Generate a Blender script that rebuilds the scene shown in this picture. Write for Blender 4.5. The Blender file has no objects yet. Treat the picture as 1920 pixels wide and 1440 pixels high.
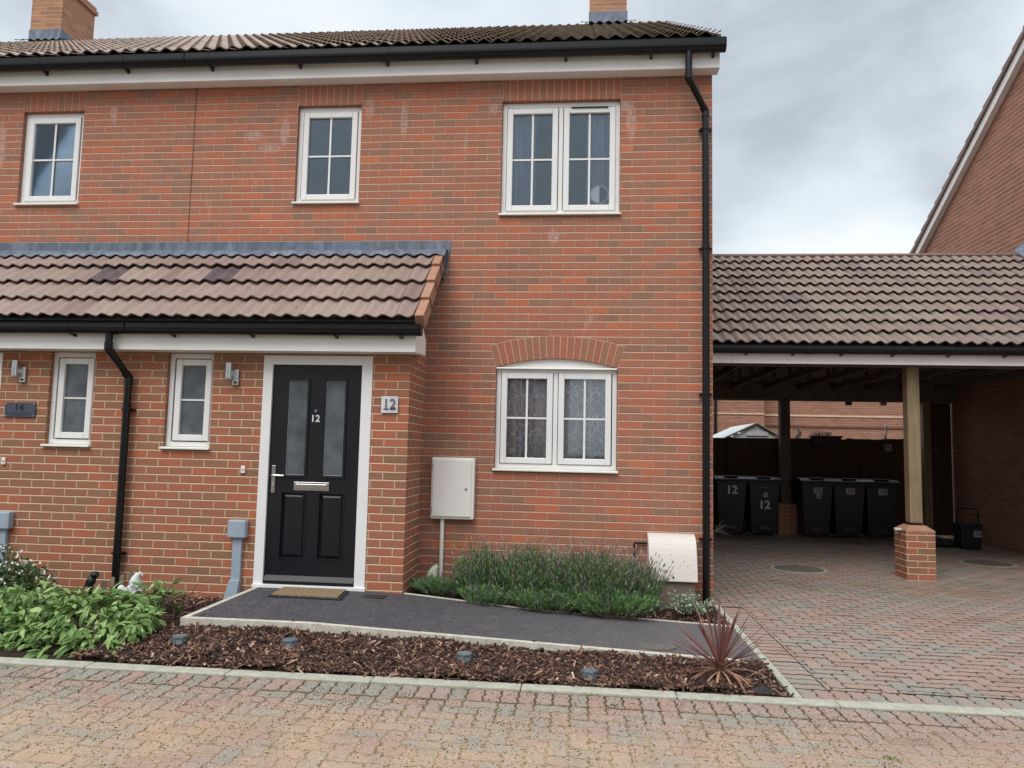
import bpy, math, random
import numpy as np
from mathutils import Vector, Matrix
random.seed(7); rng = np.random.default_rng(7)
S = bpy.context.scene
PI = math.pi
# ------------------------------------------------------------------ camera
F = 1400.67; CP = Vector((-1.2553, -7.3332, 1.4221)); YAW, PITCH, ROLL = .0940869, .0880036, .0215374
def cam_axes():
    cy, sy, cp, sp = math.cos(YAW), math.sin(YAW), math.cos(PITCH), math.sin(PITCH)
    f = Vector((-sy*cp, cy*cp, sp)); r0 = Vector((cy, sy, 0)); u0 = r0.cross(f)
    r = r0*math.cos(ROLL) + u0*math.sin(ROLL); u = u0*math.cos(ROLL) - r0*math.sin(ROLL)
    return r, u, f
r_, u_, f_ = cam_axes()
cd = bpy.data.cameras.new('camera'); cam = bpy.data.objects.new('camera', cd); S.collection.objects.link(cam)
m = Matrix((r_, u_, -f_)).transposed().to_4x4(); m.translation = CP; cam.matrix_world = m
cd.sensor_width = 36; cd.lens = F/1920*36; cd.clip_start = .05; cd.clip_end = 2000
S.camera = cam
# ------------------------------------------------------------------ world and sun
SUN_EL, SUN_AZ = 52, 205      # degrees; azimuth clockwise from +y
W = bpy.data.worlds.new('World'); S.world = W; W.use_nodes = True
nt = W.node_tree; nt.nodes.clear(); N = nt.nodes.new; L = nt.links.new
sky = N('ShaderNodeTexSky'); sky.sky_type = 'NISHITA'; sky.sun_disc = False
sky.sun_elevation = math.radians(SUN_EL); sky.sun_rotation = math.radians(SUN_AZ); sky.air_density = 1.3; sky.dust_density = 3
tc = N('ShaderNodeTexCoord')
n1 = N('ShaderNodeTexNoise'); n1.inputs['Scale'].default_value = 2.6; n1.inputs['Detail'].default_value = 7; n1.inputs['Roughness'].default_value = .52; n1.inputs['Distortion'].default_value = .35
mp = N('ShaderNodeMapping'); mp.inputs['Scale'].default_value = (1, 1, 2.2); mp.inputs['Location'].default_value = (3.1, .4, 1.7)
L(tc.outputs['Generated'], mp.inputs[0]); L(mp.outputs[0], n1.inputs['Vector'])
def dir_of(px, py): return (f_*F + r_*(px-960) + u_*(720-py)).normalized()
def blob(px, py, lo, hi):
    d = N('ShaderNodeVectorMath'); d.operation = 'DOT_PRODUCT'; d.inputs[1].default_value = dir_of(px, py)
    L(tc.outputs['Generated'], d.inputs[0])
    a = N('ShaderNodeMapRange'); a.interpolation_type = 'SMOOTHSTEP'; a.inputs['From Min'].default_value = math.cos(math.radians(lo)); a.inputs['From Max'].default_value = math.cos(math.radians(hi))
    L(d.outputs['Value'], a.inputs['Value']); return a.outputs[0]
def wm(op, a, b, c=None):
    n = N('ShaderNodeMath'); n.operation = op
    for i, x in enumerate((a, b, c)):
        if x is None: continue
        if isinstance(x, (int, float)): n.inputs[i].default_value = x
        else: L(x, n.inputs[i])
    return n.outputs[0]
dens = wm('MULTIPLY_ADD', n1.outputs[0], 1.5, -.24)
dens = wm('MULTIPLY_ADD', blob(1500, 200, 17, 3), -.26, dens)
dens = wm('MULTIPLY_ADD', blob(1560, 470, 9, 2), .34, dens)
dens = wm('MULTIPLY_ADD', blob(500, 0, 34, 5), -.10, dens)
cr = N('ShaderNodeValToRGB'); L(dens, cr.inputs[0])
e = cr.color_ramp.elements; e[0].position = .15; e[0].color = (.47, .53, .59, 1); e[1].position = .82; e[1].color = (.90, .95, .98, 1)
k = cr.color_ramp.elements.new(.48); k.color = (.73, .80, .86, 1)
sxyz = N('ShaderNodeSeparateXYZ'); L(tc.outputs['Generated'], sxyz.inputs[0])
zen = N('ShaderNodeMapRange'); zen.interpolation_type = 'SMOOTHSTEP'; zen.inputs['From Min'].default_value = .48; zen.inputs['From Max'].default_value = .95; zen.inputs['To Min'].default_value = 0; zen.inputs['To Max'].default_value = 10.0; L(sxyz.outputs[2], zen.inputs['Value'])
sc = N('ShaderNodeVectorMath'); sc.operation = 'SCALE'; L(wm('ADD', zen.outputs[0], 8.0), sc.inputs['Scale']); L(cr.outputs[0], sc.inputs[0])
mx = N('ShaderNodeMix'); mx.data_type = 'RGBA'; mx.inputs[0].default_value = .93
L(sky.outputs[0], mx.inputs[6]); L(sc.outputs[0], mx.inputs[7])
bg = N('ShaderNodeBackground'); bg.inputs[1].default_value = .1; L(mx.outputs[2], bg.inputs[0])
wo = N('ShaderNodeOutputWorld'); L(bg.outputs[0], wo.inputs[0])
sd = bpy.data.lights.new('sun', 'SUN'); sd.energy = 1.5; sd.angle = math.radians(35); sd.color = (1, .97, .92)
so = bpy.data.objects.new('sun', sd); S.collection.objects.link(so)
az, el = math.radians(SUN_AZ), math.radians(SUN_EL)
sv = Vector((math.sin(az)*math.cos(el), math.cos(az)*math.cos(el), math.sin(el)))
so.rotation_euler = (-sv).to_track_quat('-Z', 'Y').to_euler()
S.view_settings.view_transform = 'Standard'; S.view_settings.look = 'None'; S.view_settings.exposure = .46; S.view_settings.gamma = 1
# ------------------------------------------------------------------ materials
def lin(c):
    return tuple(((x/255)/12.92 if x/255 <= .04045 else ((x/255+.055)/1.055)**2.4) for x in c)
def col(r, g, b, k=1.0): return tuple(min(x*k, .9) for x in lin((r, g, b))) + (1,)
class NT:
    """small wrapper for writing node trees"""
    def __init__(s, name):
        s.m = bpy.data.materials.new(name); s.m.use_nodes = True; s.t = s.m.node_tree
        s.b = s.t.nodes['Principled BSDF']
    def n(s, t, **kw):
        x = s.t.nodes.new(t)
        for k_, v in kw.items(): setattr(x, k_, v)
        return x
    def put(s, v, sock):
        if isinstance(v, bpy.types.NodeSocket): s.t.links.new(v, sock)
        else: sock.default_value = v
    def math(s, op, a, b=None, c=None, clamp=False):
        x = s.n('ShaderNodeMath', operation=op); x.use_clamp = clamp
        for i, v in enumerate((a, b, c)):
            if v is not None: s.put(v, x.inputs[i])
        return x.outputs[0]
    def mix(s, f, a, b, mode='MIX'):
        x = s.n('ShaderNodeMix', data_type='RGBA', blend_type=mode)
        s.put(f, x.inputs[0]); s.put(a, x.inputs[6]); s.put(b, x.inputs[7]); return x.outputs[2]
    def ramp(s, f, stops, mode='LINEAR'):
        x = s.n('ShaderNodeValToRGB'); x.color_ramp.interpolation = mode; s.put(f, x.inputs[0])
        el_ = x.color_ramp.elements
        while len(el_) < len(stops): el_.new(.5)
        for q, (p, c) in zip(el_, sorted(stops, key=lambda z: z[0])): q.position = p; q.color = c
        return x.outputs[0]
    def mr(s, v, a, b, c=0., d=1., smooth=False):
        x = s.n('ShaderNodeMapRange'); x.clamp = True
        if smooth: x.interpolation_type = 'SMOOTHSTEP'
        s.put(v, x.inputs[0])
        for i, q in enumerate((a, b, c, d)): x.inputs[i+1].default_value = q
        return x.outputs[0]
    def noise(s, vec, scale, detail=4, rough=.55, dim='3D', dist=0):
        x = s.n('ShaderNodeTexNoise', noise_dimensions=dim); s.put(vec, x.inputs['Vector'])
        x.inputs['Scale'].default_value = scale; x.inputs['Detail'].default_value = detail; x.inputs['Roughness'].default_value = rough
        x.inputs['Distortion'].default_value = dist; return x.outputs[0]
    def vmap(s, vec, sc=(1, 1, 1), loc=(0, 0, 0), rot=(0, 0, 0)):
        x = s.n('ShaderNodeMapping'); s.put(vec, x.inputs[0]); x.inputs['Scale'].default_value = sc; x.inputs['Location'].default_value = loc; x.inputs['Rotation'].default_value = rot
        return x.outputs[0]
    def pos(s): return s.n('ShaderNodeNewGeometry').outputs['Position']
    def rnd(s): return s.n('ShaderNodeNewGeometry').outputs['Random Per Island']
    def uv(s): return s.n('ShaderNodeUVMap', uv_map='UVMap').outputs[0]
    def sep(s, v):
        x = s.n('ShaderNodeSeparateXYZ'); s.put(v, x.inputs[0]); return x.outputs
    def comb(s, a, b, c=0.):
        x = s.n('ShaderNodeCombineXYZ'); s.put(a, x.inputs[0]); s.put(b, x.inputs[1]); s.put(c, x.inputs[2]); return x.outputs[0]
    def bump(s, h, strength=.5, dist=.01):
        x = s.n('ShaderNodeBump'); x.inputs['Strength'].default_value = strength; x.inputs['Distance'].default_value = dist
        s.put(h, x.inputs['Height']); s.t.links.new(x.outputs[0], s.b.inputs['Normal'])
    def out(s, c, rough=.6, spec=None, metal=None):
        s.put(c, s.b.inputs['Base Color']); s.put(rough, s.b.inputs['Roughness'])
        if spec is not None: s.b.inputs['Specular IOR Level'].default_value = spec
        if metal is not None: s.b.inputs['Metallic'].default_value = metal
        return s.m
def simple(name, c, rough=.5, amount=.12, scale=6, spec=.5, metal=0., bumpy=0, bscale=200, darker=None):
    t = NT(name); p = t.pos(); n = t.noise(p, scale, 5)
    d = darker or tuple(x*(1-amount*2) for x in c[:3])+(1,)
    cc = t.mix(t.mr(n, .35, .7), c, d)
    if bumpy: t.bump(t.noise(p, bscale, 3), bumpy, .003)
    return t.out(cc, rough, spec, metal)
def brick_mat(name, stops, mortar, perp=.5, stains=True):
    t = NT(name); uv = t.uv(); u, v, _ = t.sep(uv)
    wob = t.noise(t.vmap(uv, (1, 1, 1)), 9, 3); wob2 = t.noise(t.vmap(uv, (1, 1, 1), (7, 3, 0)), 9, 3)
    v2 = t.math('ADD', v, t.math('MULTIPLY_ADD', wob, .006, -.003)); u2 = t.math('ADD', u, t.math('MULTIPLY_ADD', wob2, .010, -.005))
    row = t.math('FLOOR', t.math('DIVIDE', v2, .075))
    par = t.math('FRACT', t.math('MULTIPLY', row, .5))            # 0 or .5
    uo = t.math('MULTIPLY_ADD', par, .225, u2)
    c = t.math('FLOOR', t.math('DIVIDE', uo, .225))
    fu = t.math('MULTIPLY', t.math('FRACT', t.math('DIVIDE', uo, .225)), .225)
    fv = t.math('MULTIPLY', t.math('FRACT', t.math('DIVIDE', v2, .075)), .075)
    du = t.math('MINIMUM', fu, t.math('SUBTRACT', .225, fu)); dv = t.math('MINIMUM', fv, t.math('SUBTRACT', .075, fv))
    d = t.math('MINIMUM', du, dv)
    rag = t.math('MULTIPLY_ADD', t.noise(uv, 70, 3), .004, -.002)
    d = t.math('ADD', d, rag)
    mask = t.mr(d, .0046, .0070)
    wn = t.n('ShaderNodeTexWhiteNoise', noise_dimensions='2D'); t.put(t.comb(c, row), wn.inputs['Vector'])
    wn2 = t.n('ShaderNodeTexWhiteNoise', noise_dimensions='2D'); t.put(t.comb(row, t.math('ADD', c, 31.7)), wn2.inputs['Vector'])
    patch = t.noise(uv, .9, 2)
    base = t.ramp(t.math('ADD', wn.outputs['Value'], t.math('MULTIPLY_ADD', patch, .5, -.25)), stops)
    fine = t.noise(t.vmap(uv, (1, 2.5, 1)), 55, 5, .65)
    base = t.mix(t.mr(fine, .3, .75), base, t.mix(1., base, (.66, .64, .64, 1), 'MULTIPLY'))
    hu = t.noise(t.vmap(uv, (1, 2.2, 1), (5, 9, 0)), 7, 4, .6)
    base = t.mix(t.math('MULTIPLY', t.mr(hu, .5, .68), .55), base, (stops[0][1][0], stops[0][1][1], stops[0][1][2], 1)); base = t.mix(t.math('MULTIPLY', t.mr(hu, .48, .34), .35), base, (stops[-2][1][0], stops[-2][1][1], stops[-2][1][2], 1))
    sm = t.noise(t.vmap(uv, (1, 3, 1)), 14, 4, .6)
    base = t.mix(t.math('MULTIPLY', t.mr(sm, .52, .74), .45), base, (stops[0][1][0]*.85, stops[0][1][1]*.85, stops[0][1][2]*.85, 1))
    # pale bloom of lime on some bricks
    if stains:
        st = t.noise(t.vmap(uv, (7, 1.6, 1)), 1.0, 4, .62)
        st2 = t.noise(uv, 40, 3)
        eff = t.math('MULTIPLY', t.mr(st, .64, .76), t.mr(st2, .38, .66))
        base = t.mix(t.math('MULTIPLY', eff, .6), base, col(200, 185, 180))
    if stains:
        tot = None
        for (sx, sz, rx_, rz_) in ((-.80, 4.74, .05, .20), (-.86, 4.90, .07, .05), (-4.40, 4.70, .05, .16), (-4.74, 4.66, .10, .05), (-4.56, 4.52, .14, .04), (-3.13, 4.80, .04, .18), (-1.56, 3.56, .06, .07), (-6.32, 4.94, .04, .10), (-7.6, 4.6, .05, .3), (-2.2, 4.9, .05, .06), (-3.5, 4.95, .05, .12)):
            a1 = t.math('DIVIDE', t.math('SUBTRACT', u, sx), rx_); b1 = t.math('DIVIDE', t.math('SUBTRACT', v, sz), rz_); d1 = t.math('ADD', t.math('MULTIPLY', a1, a1), t.math('MULTIPLY', b1, b1)); g1 = t.mr(d1, .2, 1.6, 1., 0., True); tot = g1 if tot is None else t.math('MAXIMUM', tot, g1)
        base = t.mix(t.math('MULTIPLY', t.math('MULTIPLY', tot, t.mr(t.noise(t.vmap(uv, (2, .7, 1)), 22, 4, .75), .36, .66)), .5), base, col(206, 192, 190))
    base = t.mix(t.math('MULTIPLY', t.math('SUBTRACT', wn2.outputs['Value'], .5), .30, None, True), base, (.10, .07, .06, 1))
    mcol = t.mix(t.mr(t.noise(uv, 3, 4), .3, .7), mortar, tuple(x*.72 for x in mortar[:3])+(1,))
    mcol = t.mix(t.mr(t.noise(uv, 120, 2), .4, .7), mcol, tuple(x*.8 for x in mortar[:3])+(1,))
    # perpends are pointed fuller and stained by the brick; bed joints are weather-struck (deep at the top, flush below)
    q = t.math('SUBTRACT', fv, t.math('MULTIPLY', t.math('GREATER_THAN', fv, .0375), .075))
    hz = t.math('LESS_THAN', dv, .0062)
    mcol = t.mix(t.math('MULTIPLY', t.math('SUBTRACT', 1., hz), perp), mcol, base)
    joint_shade = t.math('MULTIPLY', hz, t.mr(q, .0018, .0042)); mcol = t.mix(t.math('MULTIPLY', joint_shade, .75), mcol, tuple(x*.32 for x in stops[0][1][:3])+(1,))  # occlusion shade painted dark along the top of each bed joint
    cc = t.mix(mask, mcol, base)
    struck = t.math('MULTIPLY', hz, t.mr(q, -.006, .005, .9, .0)); jh = t.math('MAXIMUM', struck, t.math('MULTIPLY', t.math('SUBTRACT', 1., hz), .35))
    h = t.math('ADD', t.math('MAXIMUM', mask, jh), t.math('MULTIPLY', fine, .28))
    t.bump(h, .95, .008)
    return t.out(cc, t.mr(fine, .2, .8, .8, .95), .25)
BR = [(0, col(148, 114, 96)), (.14, col(156, 114, 96)), (.34, col(166, 114, 94)), (.62, col(175, 112, 92)), (.86, col(182, 110, 88)), (.98, col(192, 112, 82)), (1., col(198, 118, 84))]
M = {}
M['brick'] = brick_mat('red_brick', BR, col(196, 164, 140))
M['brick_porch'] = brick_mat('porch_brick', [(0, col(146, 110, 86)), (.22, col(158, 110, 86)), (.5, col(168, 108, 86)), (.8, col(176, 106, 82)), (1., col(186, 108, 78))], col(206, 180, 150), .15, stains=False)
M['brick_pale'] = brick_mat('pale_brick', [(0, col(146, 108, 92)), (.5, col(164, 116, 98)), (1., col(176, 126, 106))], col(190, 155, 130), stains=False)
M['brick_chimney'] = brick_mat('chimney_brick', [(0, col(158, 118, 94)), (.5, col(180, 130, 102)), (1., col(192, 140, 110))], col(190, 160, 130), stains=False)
def soldier_mat():
    t = NT('soldier_brick'); r = t.rnd(); base = t.ramp(r, [(0, col(152, 112, 90)), (.3, col(160, 112, 90)), (.5, col(168, 110, 90)), (.8, col(168, 106, 88)), (1, col(176, 108, 88))])
    f = t.noise(t.pos(), 55, 5, .65); base = t.mix(t.mr(f, .3, .75), base, t.mix(1., base, (.68, .66, .66, 1), 'MULTIPLY')); t.bump(f, .3, .003)
    return t.out(base, .88, .25)
M['soldier'] = soldier_mat()
M['mortar'] = simple('mortar', col(186, 158, 136), .95, .1, 30, .2)
M['cant'] = simple('orange_clay', col(168, 126, 104), .85, .12, 14, .3, bumpy=.2)
M['upvc'] = simple('white_upvc', col(224, 223, 222), .32, .03, 3, .5)
M['fascia'] = simple('white_fascia', col(236, 234, 232), .4, .05, 3.5, .5)
M['sill'] = simple('pale_sill', col(226, 222, 212), .45, .05, 8)
M['gutter'] = simple('black_plastic', col(12, 13, 17), .28, .1, 5, .35)
M['iron'] = simple('black_metal', col(20, 21, 24), .45, .1, 5, .4)
M['bin'] = simple('black_bin', col(30, 34, 38), .42, .15, 3, .5)
M['chrome'] = simple('brushed_steel', col(200, 200, 200), .28, .05, 30, .5, 1.)
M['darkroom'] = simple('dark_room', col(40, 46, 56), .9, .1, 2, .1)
M['wood'] = None
def wood(name, a, b, rough=.75, sc=(30, 30, 1.5)):
    t = NT(name); p = t.pos(); n = t.noise(t.vmap(p, sc), 1., 6, .6); n2 = t.noise(p, 2.2, 3)
    c = t.mix(t.mr(n, .3, .7), a, b); c = t.mix(t.mr(n2, .45, .75), c, t.mix(1., c, (.75, .78, .72, 1), 'MULTIPLY'))
    t.bump(n, .35, .004); return t.out(c, rough, .3)
M['wood'] = wood('green_oak_post', col(150, 130, 102), col(120, 104, 80))
M['truss'] = wood('roof_timber', col(108, 101, 97), col(78, 73, 71), sc=(20, 1.2, 20))
M['fencewood'] = wood('dark_fence_board', col(84, 66, 54), col(58, 46, 38), .85)
M['picket'] = wood('grey_picket_wood', col(150, 138, 120), col(108, 98, 84), .9)
PER = .146
def tile_mat(name, a, b, c3, moss=0., mossx=None):
    t = NT(name); p = t.pos(); r = t.rnd()
    base = t.ramp(r, [(0, a), (.5, b), (.97, c3), (1., c3)])
    n = t.noise(p, 26, 5, .65); base = t.mix(t.mr(n, .35, .75), base, t.mix(1., base, (.80, .78, .77, 1), 'MULTIPLY'))
    big = t.noise(p, 1.3, 3); base = t.mix(t.math('MULTIPLY', t.mr(big, .45, .7), .25), base, col(150, 138, 118))
    spots = t.n('ShaderNodeTexVoronoi', feature='F1'); t.put(p, spots.inputs['Vector']); spots.inputs['Scale'].default_value = 55
    sp = t.math('MULTIPLY', t.mr(spots.outputs['Distance'], .16, .26, 1., 0.), t.mr(t.noise(p, 7, 2), .5, .62))
    base = t.mix(t.math('MULTIPLY', sp, .8), base, col(70, 58, 50))
    if moss:
        x, y, z = t.sep(p); g = t.mr(x, mossx[0], mossx[1])
        if len(mossx) > 2: g = t.math('MULTIPLY', g, t.mr(x, mossx[2], mossx[3], 1., 0.))
        mm = t.math('MULTIPLY', t.mr(t.math('ADD', t.noise(p, 9, 6, .7), t.math('MULTIPLY', g, .26)), .58, .76), moss)
        vly = t.math('FRACT', t.math('ADD', t.math('DIVIDE', x, PER), .1)); vly = t.math('ABSOLUTE', t.math('SUBTRACT', vly, .57))
        mm = t.math('MAXIMUM', mm, t.math('MULTIPLY', t.mr(vly, .30, .46), t.mr(t.noise(p, 5, 4), .3, .55)))
        base = t.mix(mm, base, t.mix(t.mr(t.noise(p, 60, 3), .3, .7), col(72, 68, 54), col(112, 106, 84)))
    t.bump(n, .3, .004); return t.out(base, .62, .4)
M['tile'] = tile_mat('brown_roof_tile', col(144, 122, 114), col(156, 134, 126), col(132, 110, 104))
M['tile_main'] = tile_mat('mossy_roof_tile', col(150, 128, 114), col(162, 140, 126), col(132, 112, 100), .62, (-5.2, -1.2, 4, 5))
M['tile_car'] = tile_mat('carport_roof_tile', col(128, 110, 102), col(138, 120, 110), col(116, 100, 94))
M['tile_dark'] = simple('dark_purple_tile', col(96, 80, 82), .55, .2, 14, .5, bumpy=.2)
M['ridge'] = simple('ridge_tile', col(124, 98, 88), .7, .15, 9, .4, bumpy=.2)
def lead_mat():
    t = NT('lead_sheet'); p = t.pos(); n = t.noise(t.vmap(p, (3, 3, 1)), 3.5, 6, .65, dist=.6)
    c = t.ramp(n, [(.25, col(68, 76, 88)), (.5, col(96, 104, 118)), (.72, col(128, 134, 146)), (.9, col(165, 170, 178))])
    t.bump(n, .35, .01); return t.out(c, .5, .5, .25)
M['lead'] = lead_mat()
def pane_mat(name, refl, tint=(.95, .965, .98, 1), rough=.02):
    t = NT(name); t.t.nodes.remove(t.b); o = t.t.nodes['Material Output']
    tr = t.n('ShaderNodeBsdfTransparent'); tr.inputs[0].default_value = tint
    gl = t.n('ShaderNodeBsdfGlossy'); gl.inputs['Roughness'].default_value = rough; gl.inputs[0].default_value = (.75, .88, 1., 1)
    fr = t.n('ShaderNodeFresnel'); fr.inputs[0].default_value = 1.5
    nb = t.n('ShaderNodeBump'); nb.inputs['Strength'].default_value = .015; nb.inputs['Distance'].default_value = .01
    t.put(t.noise(t.pos(), 3, 1), nb.inputs['Height']); t.t.links.new(nb.outputs[0], gl.inputs['Normal'])
    f = t.math('MULTIPLY_ADD', fr.outputs[0], 1.6, refl, clamp=True)
    mxx = t.n('ShaderNodeMixShader'); t.put(f, mxx.inputs[0]); t.t.links.new(tr.outputs[0], mxx.inputs[1]); t.t.links.new(gl.outputs[0], mxx.inputs[2])
    t.t.links.new(mxx.outputs[0], o.inputs[0]); return t.m
M['pane'] = pane_mat('window_glass', .01, (.98, .985, .99, 1))
def frosted():
    t = NT('frosted_glass'); p = t.pos(); n = t.noise(p, 5, 3); f = t.noise(p, 160, 2)
    c = t.mix(t.mr(n, .35, .7), col(92, 98, 104), col(62, 66, 72)); t.bump(f, .25, .002); return t.out(c, .24, .6)
M['frost'] = frosted()
def door_mat_():
    t = NT('black_door_skin'); p = t.pos(); n = t.noise(t.vmap(p, (40, 40, 2.2)), 1, 6, .6); t.bump(n, .25, .003)
    return t.out(t.mix(t.mr(n, .3, .7), col(14, 16, 23), col(22, 24, 31)), .36, .4)
M['door'] = door_mat_()
def curtain_mat(name, a, b, pattern=False):
    t = NT(name); p = t.pos(); x, y, z = t.sep(p); base = t.mix(t.mr(t.noise(t.vmap(p, (14, 14, .6)), 1, 3), .35, .7), a, b)
    t.b.inputs['Emission Strength'].default_value = 0
    if pattern:
        dst = t.n('ShaderNodeVectorMath', operation='ADD'); t.put(t.vmap(p, (1, 0, .55)), dst.inputs[0])
        nn = t.n('ShaderNodeTexNoise'); t.put(p, nn.inputs['Vector']); nn.inputs['Scale'].default_value = 11; nn.inputs['Detail'].default_value = 1
        sc_ = t.n('ShaderNodeVectorMath', operation='SCALE'); sc_.inputs['Scale'].default_value = .085; t.put(nn.outputs['Color'], sc_.inputs[0]); t.put(sc_.outputs[0], dst.inputs[1])
        vo = t.n('ShaderNodeTexVoronoi', feature='DISTANCE_TO_EDGE'); t.put(dst.outputs[0], vo.inputs['Vector']); vo.inputs['Scale'].default_value = 17
        base = t.mix(t.mr(vo.outputs['Distance'], .015, .05, 1., 0.), base, col(246, 240, 236))
    return t.out(base, .9, .1)
M['curtain_net'] = curtain_mat('patterned_net', col(206, 196, 196), col(168, 158, 162), True)
M['curtain_blue'] = curtain_mat('blue_curtain', col(136, 146, 166), col(96, 106, 128))
M['curtain_grey'] = curtain_mat('grey_curtain', col(140, 146, 150), col(100, 108, 114))
def tarmac():
    t = NT('tarmac'); p = t.pos(); n = t.noise(p, 80, 4, .85); b = t.noise(p, 3, 4)
    c = t.ramp(n, [(.36, col(36, 35, 40)), (.48, col(60, 58, 64)), (.58, col(84, 81, 85)), (.68, col(150, 145, 143))])
    c = t.mix(t.math('MULTIPLY', t.mr(t.noise(p, 9, 5, .7), .52, .68), .45), c, col(104, 98, 96))
    x, y, z = t.sep(p)
    c = t.mix(t.mr(b, .3, .75, 0, .5), c, t.mix(1., c, (.72, .72, .74, 1), 'MULTIPLY')); c = t.mix(t.math('MULTIPLY', t.mr(x, -2.6, 0), .40), c, col(118, 112, 108))
    t.bump(n, .5, .004); return t.out(c, .82, .35)
M['tarmac'] = tarmac()
def concrete(name, a, b, green=.3):
    t = NT(name); p = t.pos(); n = t.noise(p, 14, 6, .65); c = t.mix(t.mr(n, .3, .7), a, b)
    c = t.mix(t.math('MULTIPLY', t.mr(t.noise(p, 4, 4), .5, .7), green), c, col(120, 130, 96)); c = t.mix(t.math('MULTIPLY', t.mr(t.noise(p, 70, 3), .56, .7), .5), c, col(110, 106, 92))
    t.bump(t.noise(p, 90, 3), .4, .003); return t.out(c, .9, .25)
M['kerb'] = concrete('concrete_edging', col(176, 174, 160), col(148, 146, 132), .12)
M['edging'] = concrete('pale_edging', col(204, 198, 186), col(168, 162, 146), .1)
def paving_mat():
    t = NT('block_paving'); p = t.pos(); r = t.rnd(); x, y, z = t.sep(p)
    patch = t.noise(t.vmap(p, (.8, 1.3, 1)), .95, 3, .6)
    r2 = t.math('ADD', t.math('MULTIPLY', r, .50), t.math('MULTIPLY_ADD', patch, 1.8, -.64))
    base = t.ramp(r2, [(0, col(130, 130, 124)), (.22, col(142, 140, 130)), (.38, col(148, 138, 128)), (.5, col(156, 136, 126)), (.75, col(160, 132, 120)), (1., col(148, 122, 112))])
    # tan dust and grit towards the front left, and a tan band across the drive
    g1 = t.math('MULTIPLY', t.mr(y, -3.0, -3.6), t.mr(x, 2.5, -1.0, 0, 1))
    tan = t.math('MULTIPLY', g1, t.mr(t.noise(p, 2.6, 4), .34, .6))
    base = t.mix(t.math('MULTIPLY', tan, .7), base, col(184, 156, 128))
    band = t.math('MULTIPLY', t.mr(y, .5, 1.2), t.mr(y, 2.0, 1.5, 0, 1)); base = t.mix(t.math('MULTIPLY', t.math('MULTIPLY', band, t.mr(t.noise(p, 3, 4), .35, .6)), .55), base, col(124, 108, 84))
    f = t.noise(p, 130, 5, .75); base = t.mix(t.mr(f, .42, .66), base, t.mix(1., base, (.60, .58, .57, 1), 'MULTIPLY'))
    f2 = t.noise(t.vmap(p, (1, 1, 1), (3, 1, 2)), 75, 4, .75); base = t.mix(t.math('MULTIPLY', t.mr(f2, .55, .66), .55), base, col(206, 192, 176))
    f3 = t.noise(t.vmap(p, (1, 1, 1), (9, 4, 2)), 34, 4, .7); base = t.mix(t.math('MULTIPLY', t.mr(f3, .60, .68), .65), base, col(84, 72, 64))
    base = t.mix(t.math('MULTIPLY', t.mr(t.noise(t.vmap(p, (1, 2, 1)), 3.1, 5, .7), .64, .70), .55), base, col(104, 76, 66))
    wet = t.mr(t.noise(p, 2.0, 3), .4, .65, .5, .78)
    t.bump(f, .45, .003); return t.out(base, wet, .4)
M['paving'] = paving_mat()
def joint_mat():
    t = NT('joint_sand'); p = t.pos(); x, y, z = t.sep(p); n = t.noise(p, 60, 4, .7)
    c = t.ramp(n, [(.3, col(52, 44, 38)), (.55, col(84, 72, 58)), (.75, col(126, 110, 84))])
    c = t.mix(t.math('MULTIPLY', t.mr(y, -2.9, -3.5), t.mr(n, .32, .56)), c, col(168, 146, 118)); c = t.mix(t.math('MULTIPLY', t.mr(t.noise(p, 6, 4), .58, .68), .7), c, col(84, 96, 52))
    return t.out(c, .95, .1)
M['joint'] = joint_mat()
M['sandy_edge'] = simple('sandy_block_edge', col(164, 142, 120), .95, .25, 30, .1, darker=col(128, 110, 94))
M['joint_dark'] = simple('dirty_block_edge', col(92, 80, 70), .95, .2, 30, .1)
M['soil'] = simple('dark_soil', col(54, 42, 34), .95, .2, 20, .15, bumpy=.5, bscale=60)
M['far_ground'] = simple('far_ground', col(104, 96, 86), .95, .15, .6, .2)
def island(name, stops, rough=.75, spec=.3, bscale=80, extra=None):
    t = NT(name); base = t.ramp(t.rnd(), stops); n = t.noise(t.pos(), bscale, 3); base = t.mix(t.mr(n, .35, .7), base, t.mix(1., base, (.75, .75, .75, 1), 'MULTIPLY'))
    return t.out(base, rough, spec)
M['chips'] = island('bark_chips', [(0, col(38, 28, 26)), (.45, col(66, 47, 41)), (.72, col(100, 70, 58)), (.88, col(136, 100, 82)), (.965, col(160, 126, 104)), (1, col(204, 176, 154))], .8)
def leafm(name, stops, rough=.5, trans=.25):
    t = NT(name); base = t.ramp(t.rnd(), stops); m_ = t.out(base, rough, .35)
    try: t.b.inputs['Subsurface Weight'].default_value = 0
    except Exception: pass
    o = t.t.nodes['Material Output']; tl = t.n('ShaderNodeBsdfTranslucent'); t.put(base, tl.inputs[0]); ms = t.n('ShaderNodeMixShader'); ms.inputs[0].default_value = trans
    t.t.links.new(t.b.outputs[0], ms.inputs[1]); t.t.links.new(tl.outputs[0], ms.inputs[2]); t.t.links.new(ms.outputs[0], o.inputs[0]); return m_
M['sage'] = leafm('sage_leaf', [(0, col(84, 112, 58)), (.35, col(110, 140, 78)), (.75, col(140, 166, 98)), (1, col(166, 188, 128))], .6)
M['lav'] = leafm('lavender_leaf', [(0, col(72, 98, 58)), (.4, col(92, 128, 74)), (.8, col(120, 160, 90)), (1, col(150, 178, 122))], .65)
M['lav_grey'] = leafm('lavender_grey_leaf', [(0, col(74, 92, 76)), (.5, col(110, 132, 108)), (1, col(146, 162, 138))], .7)
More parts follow.
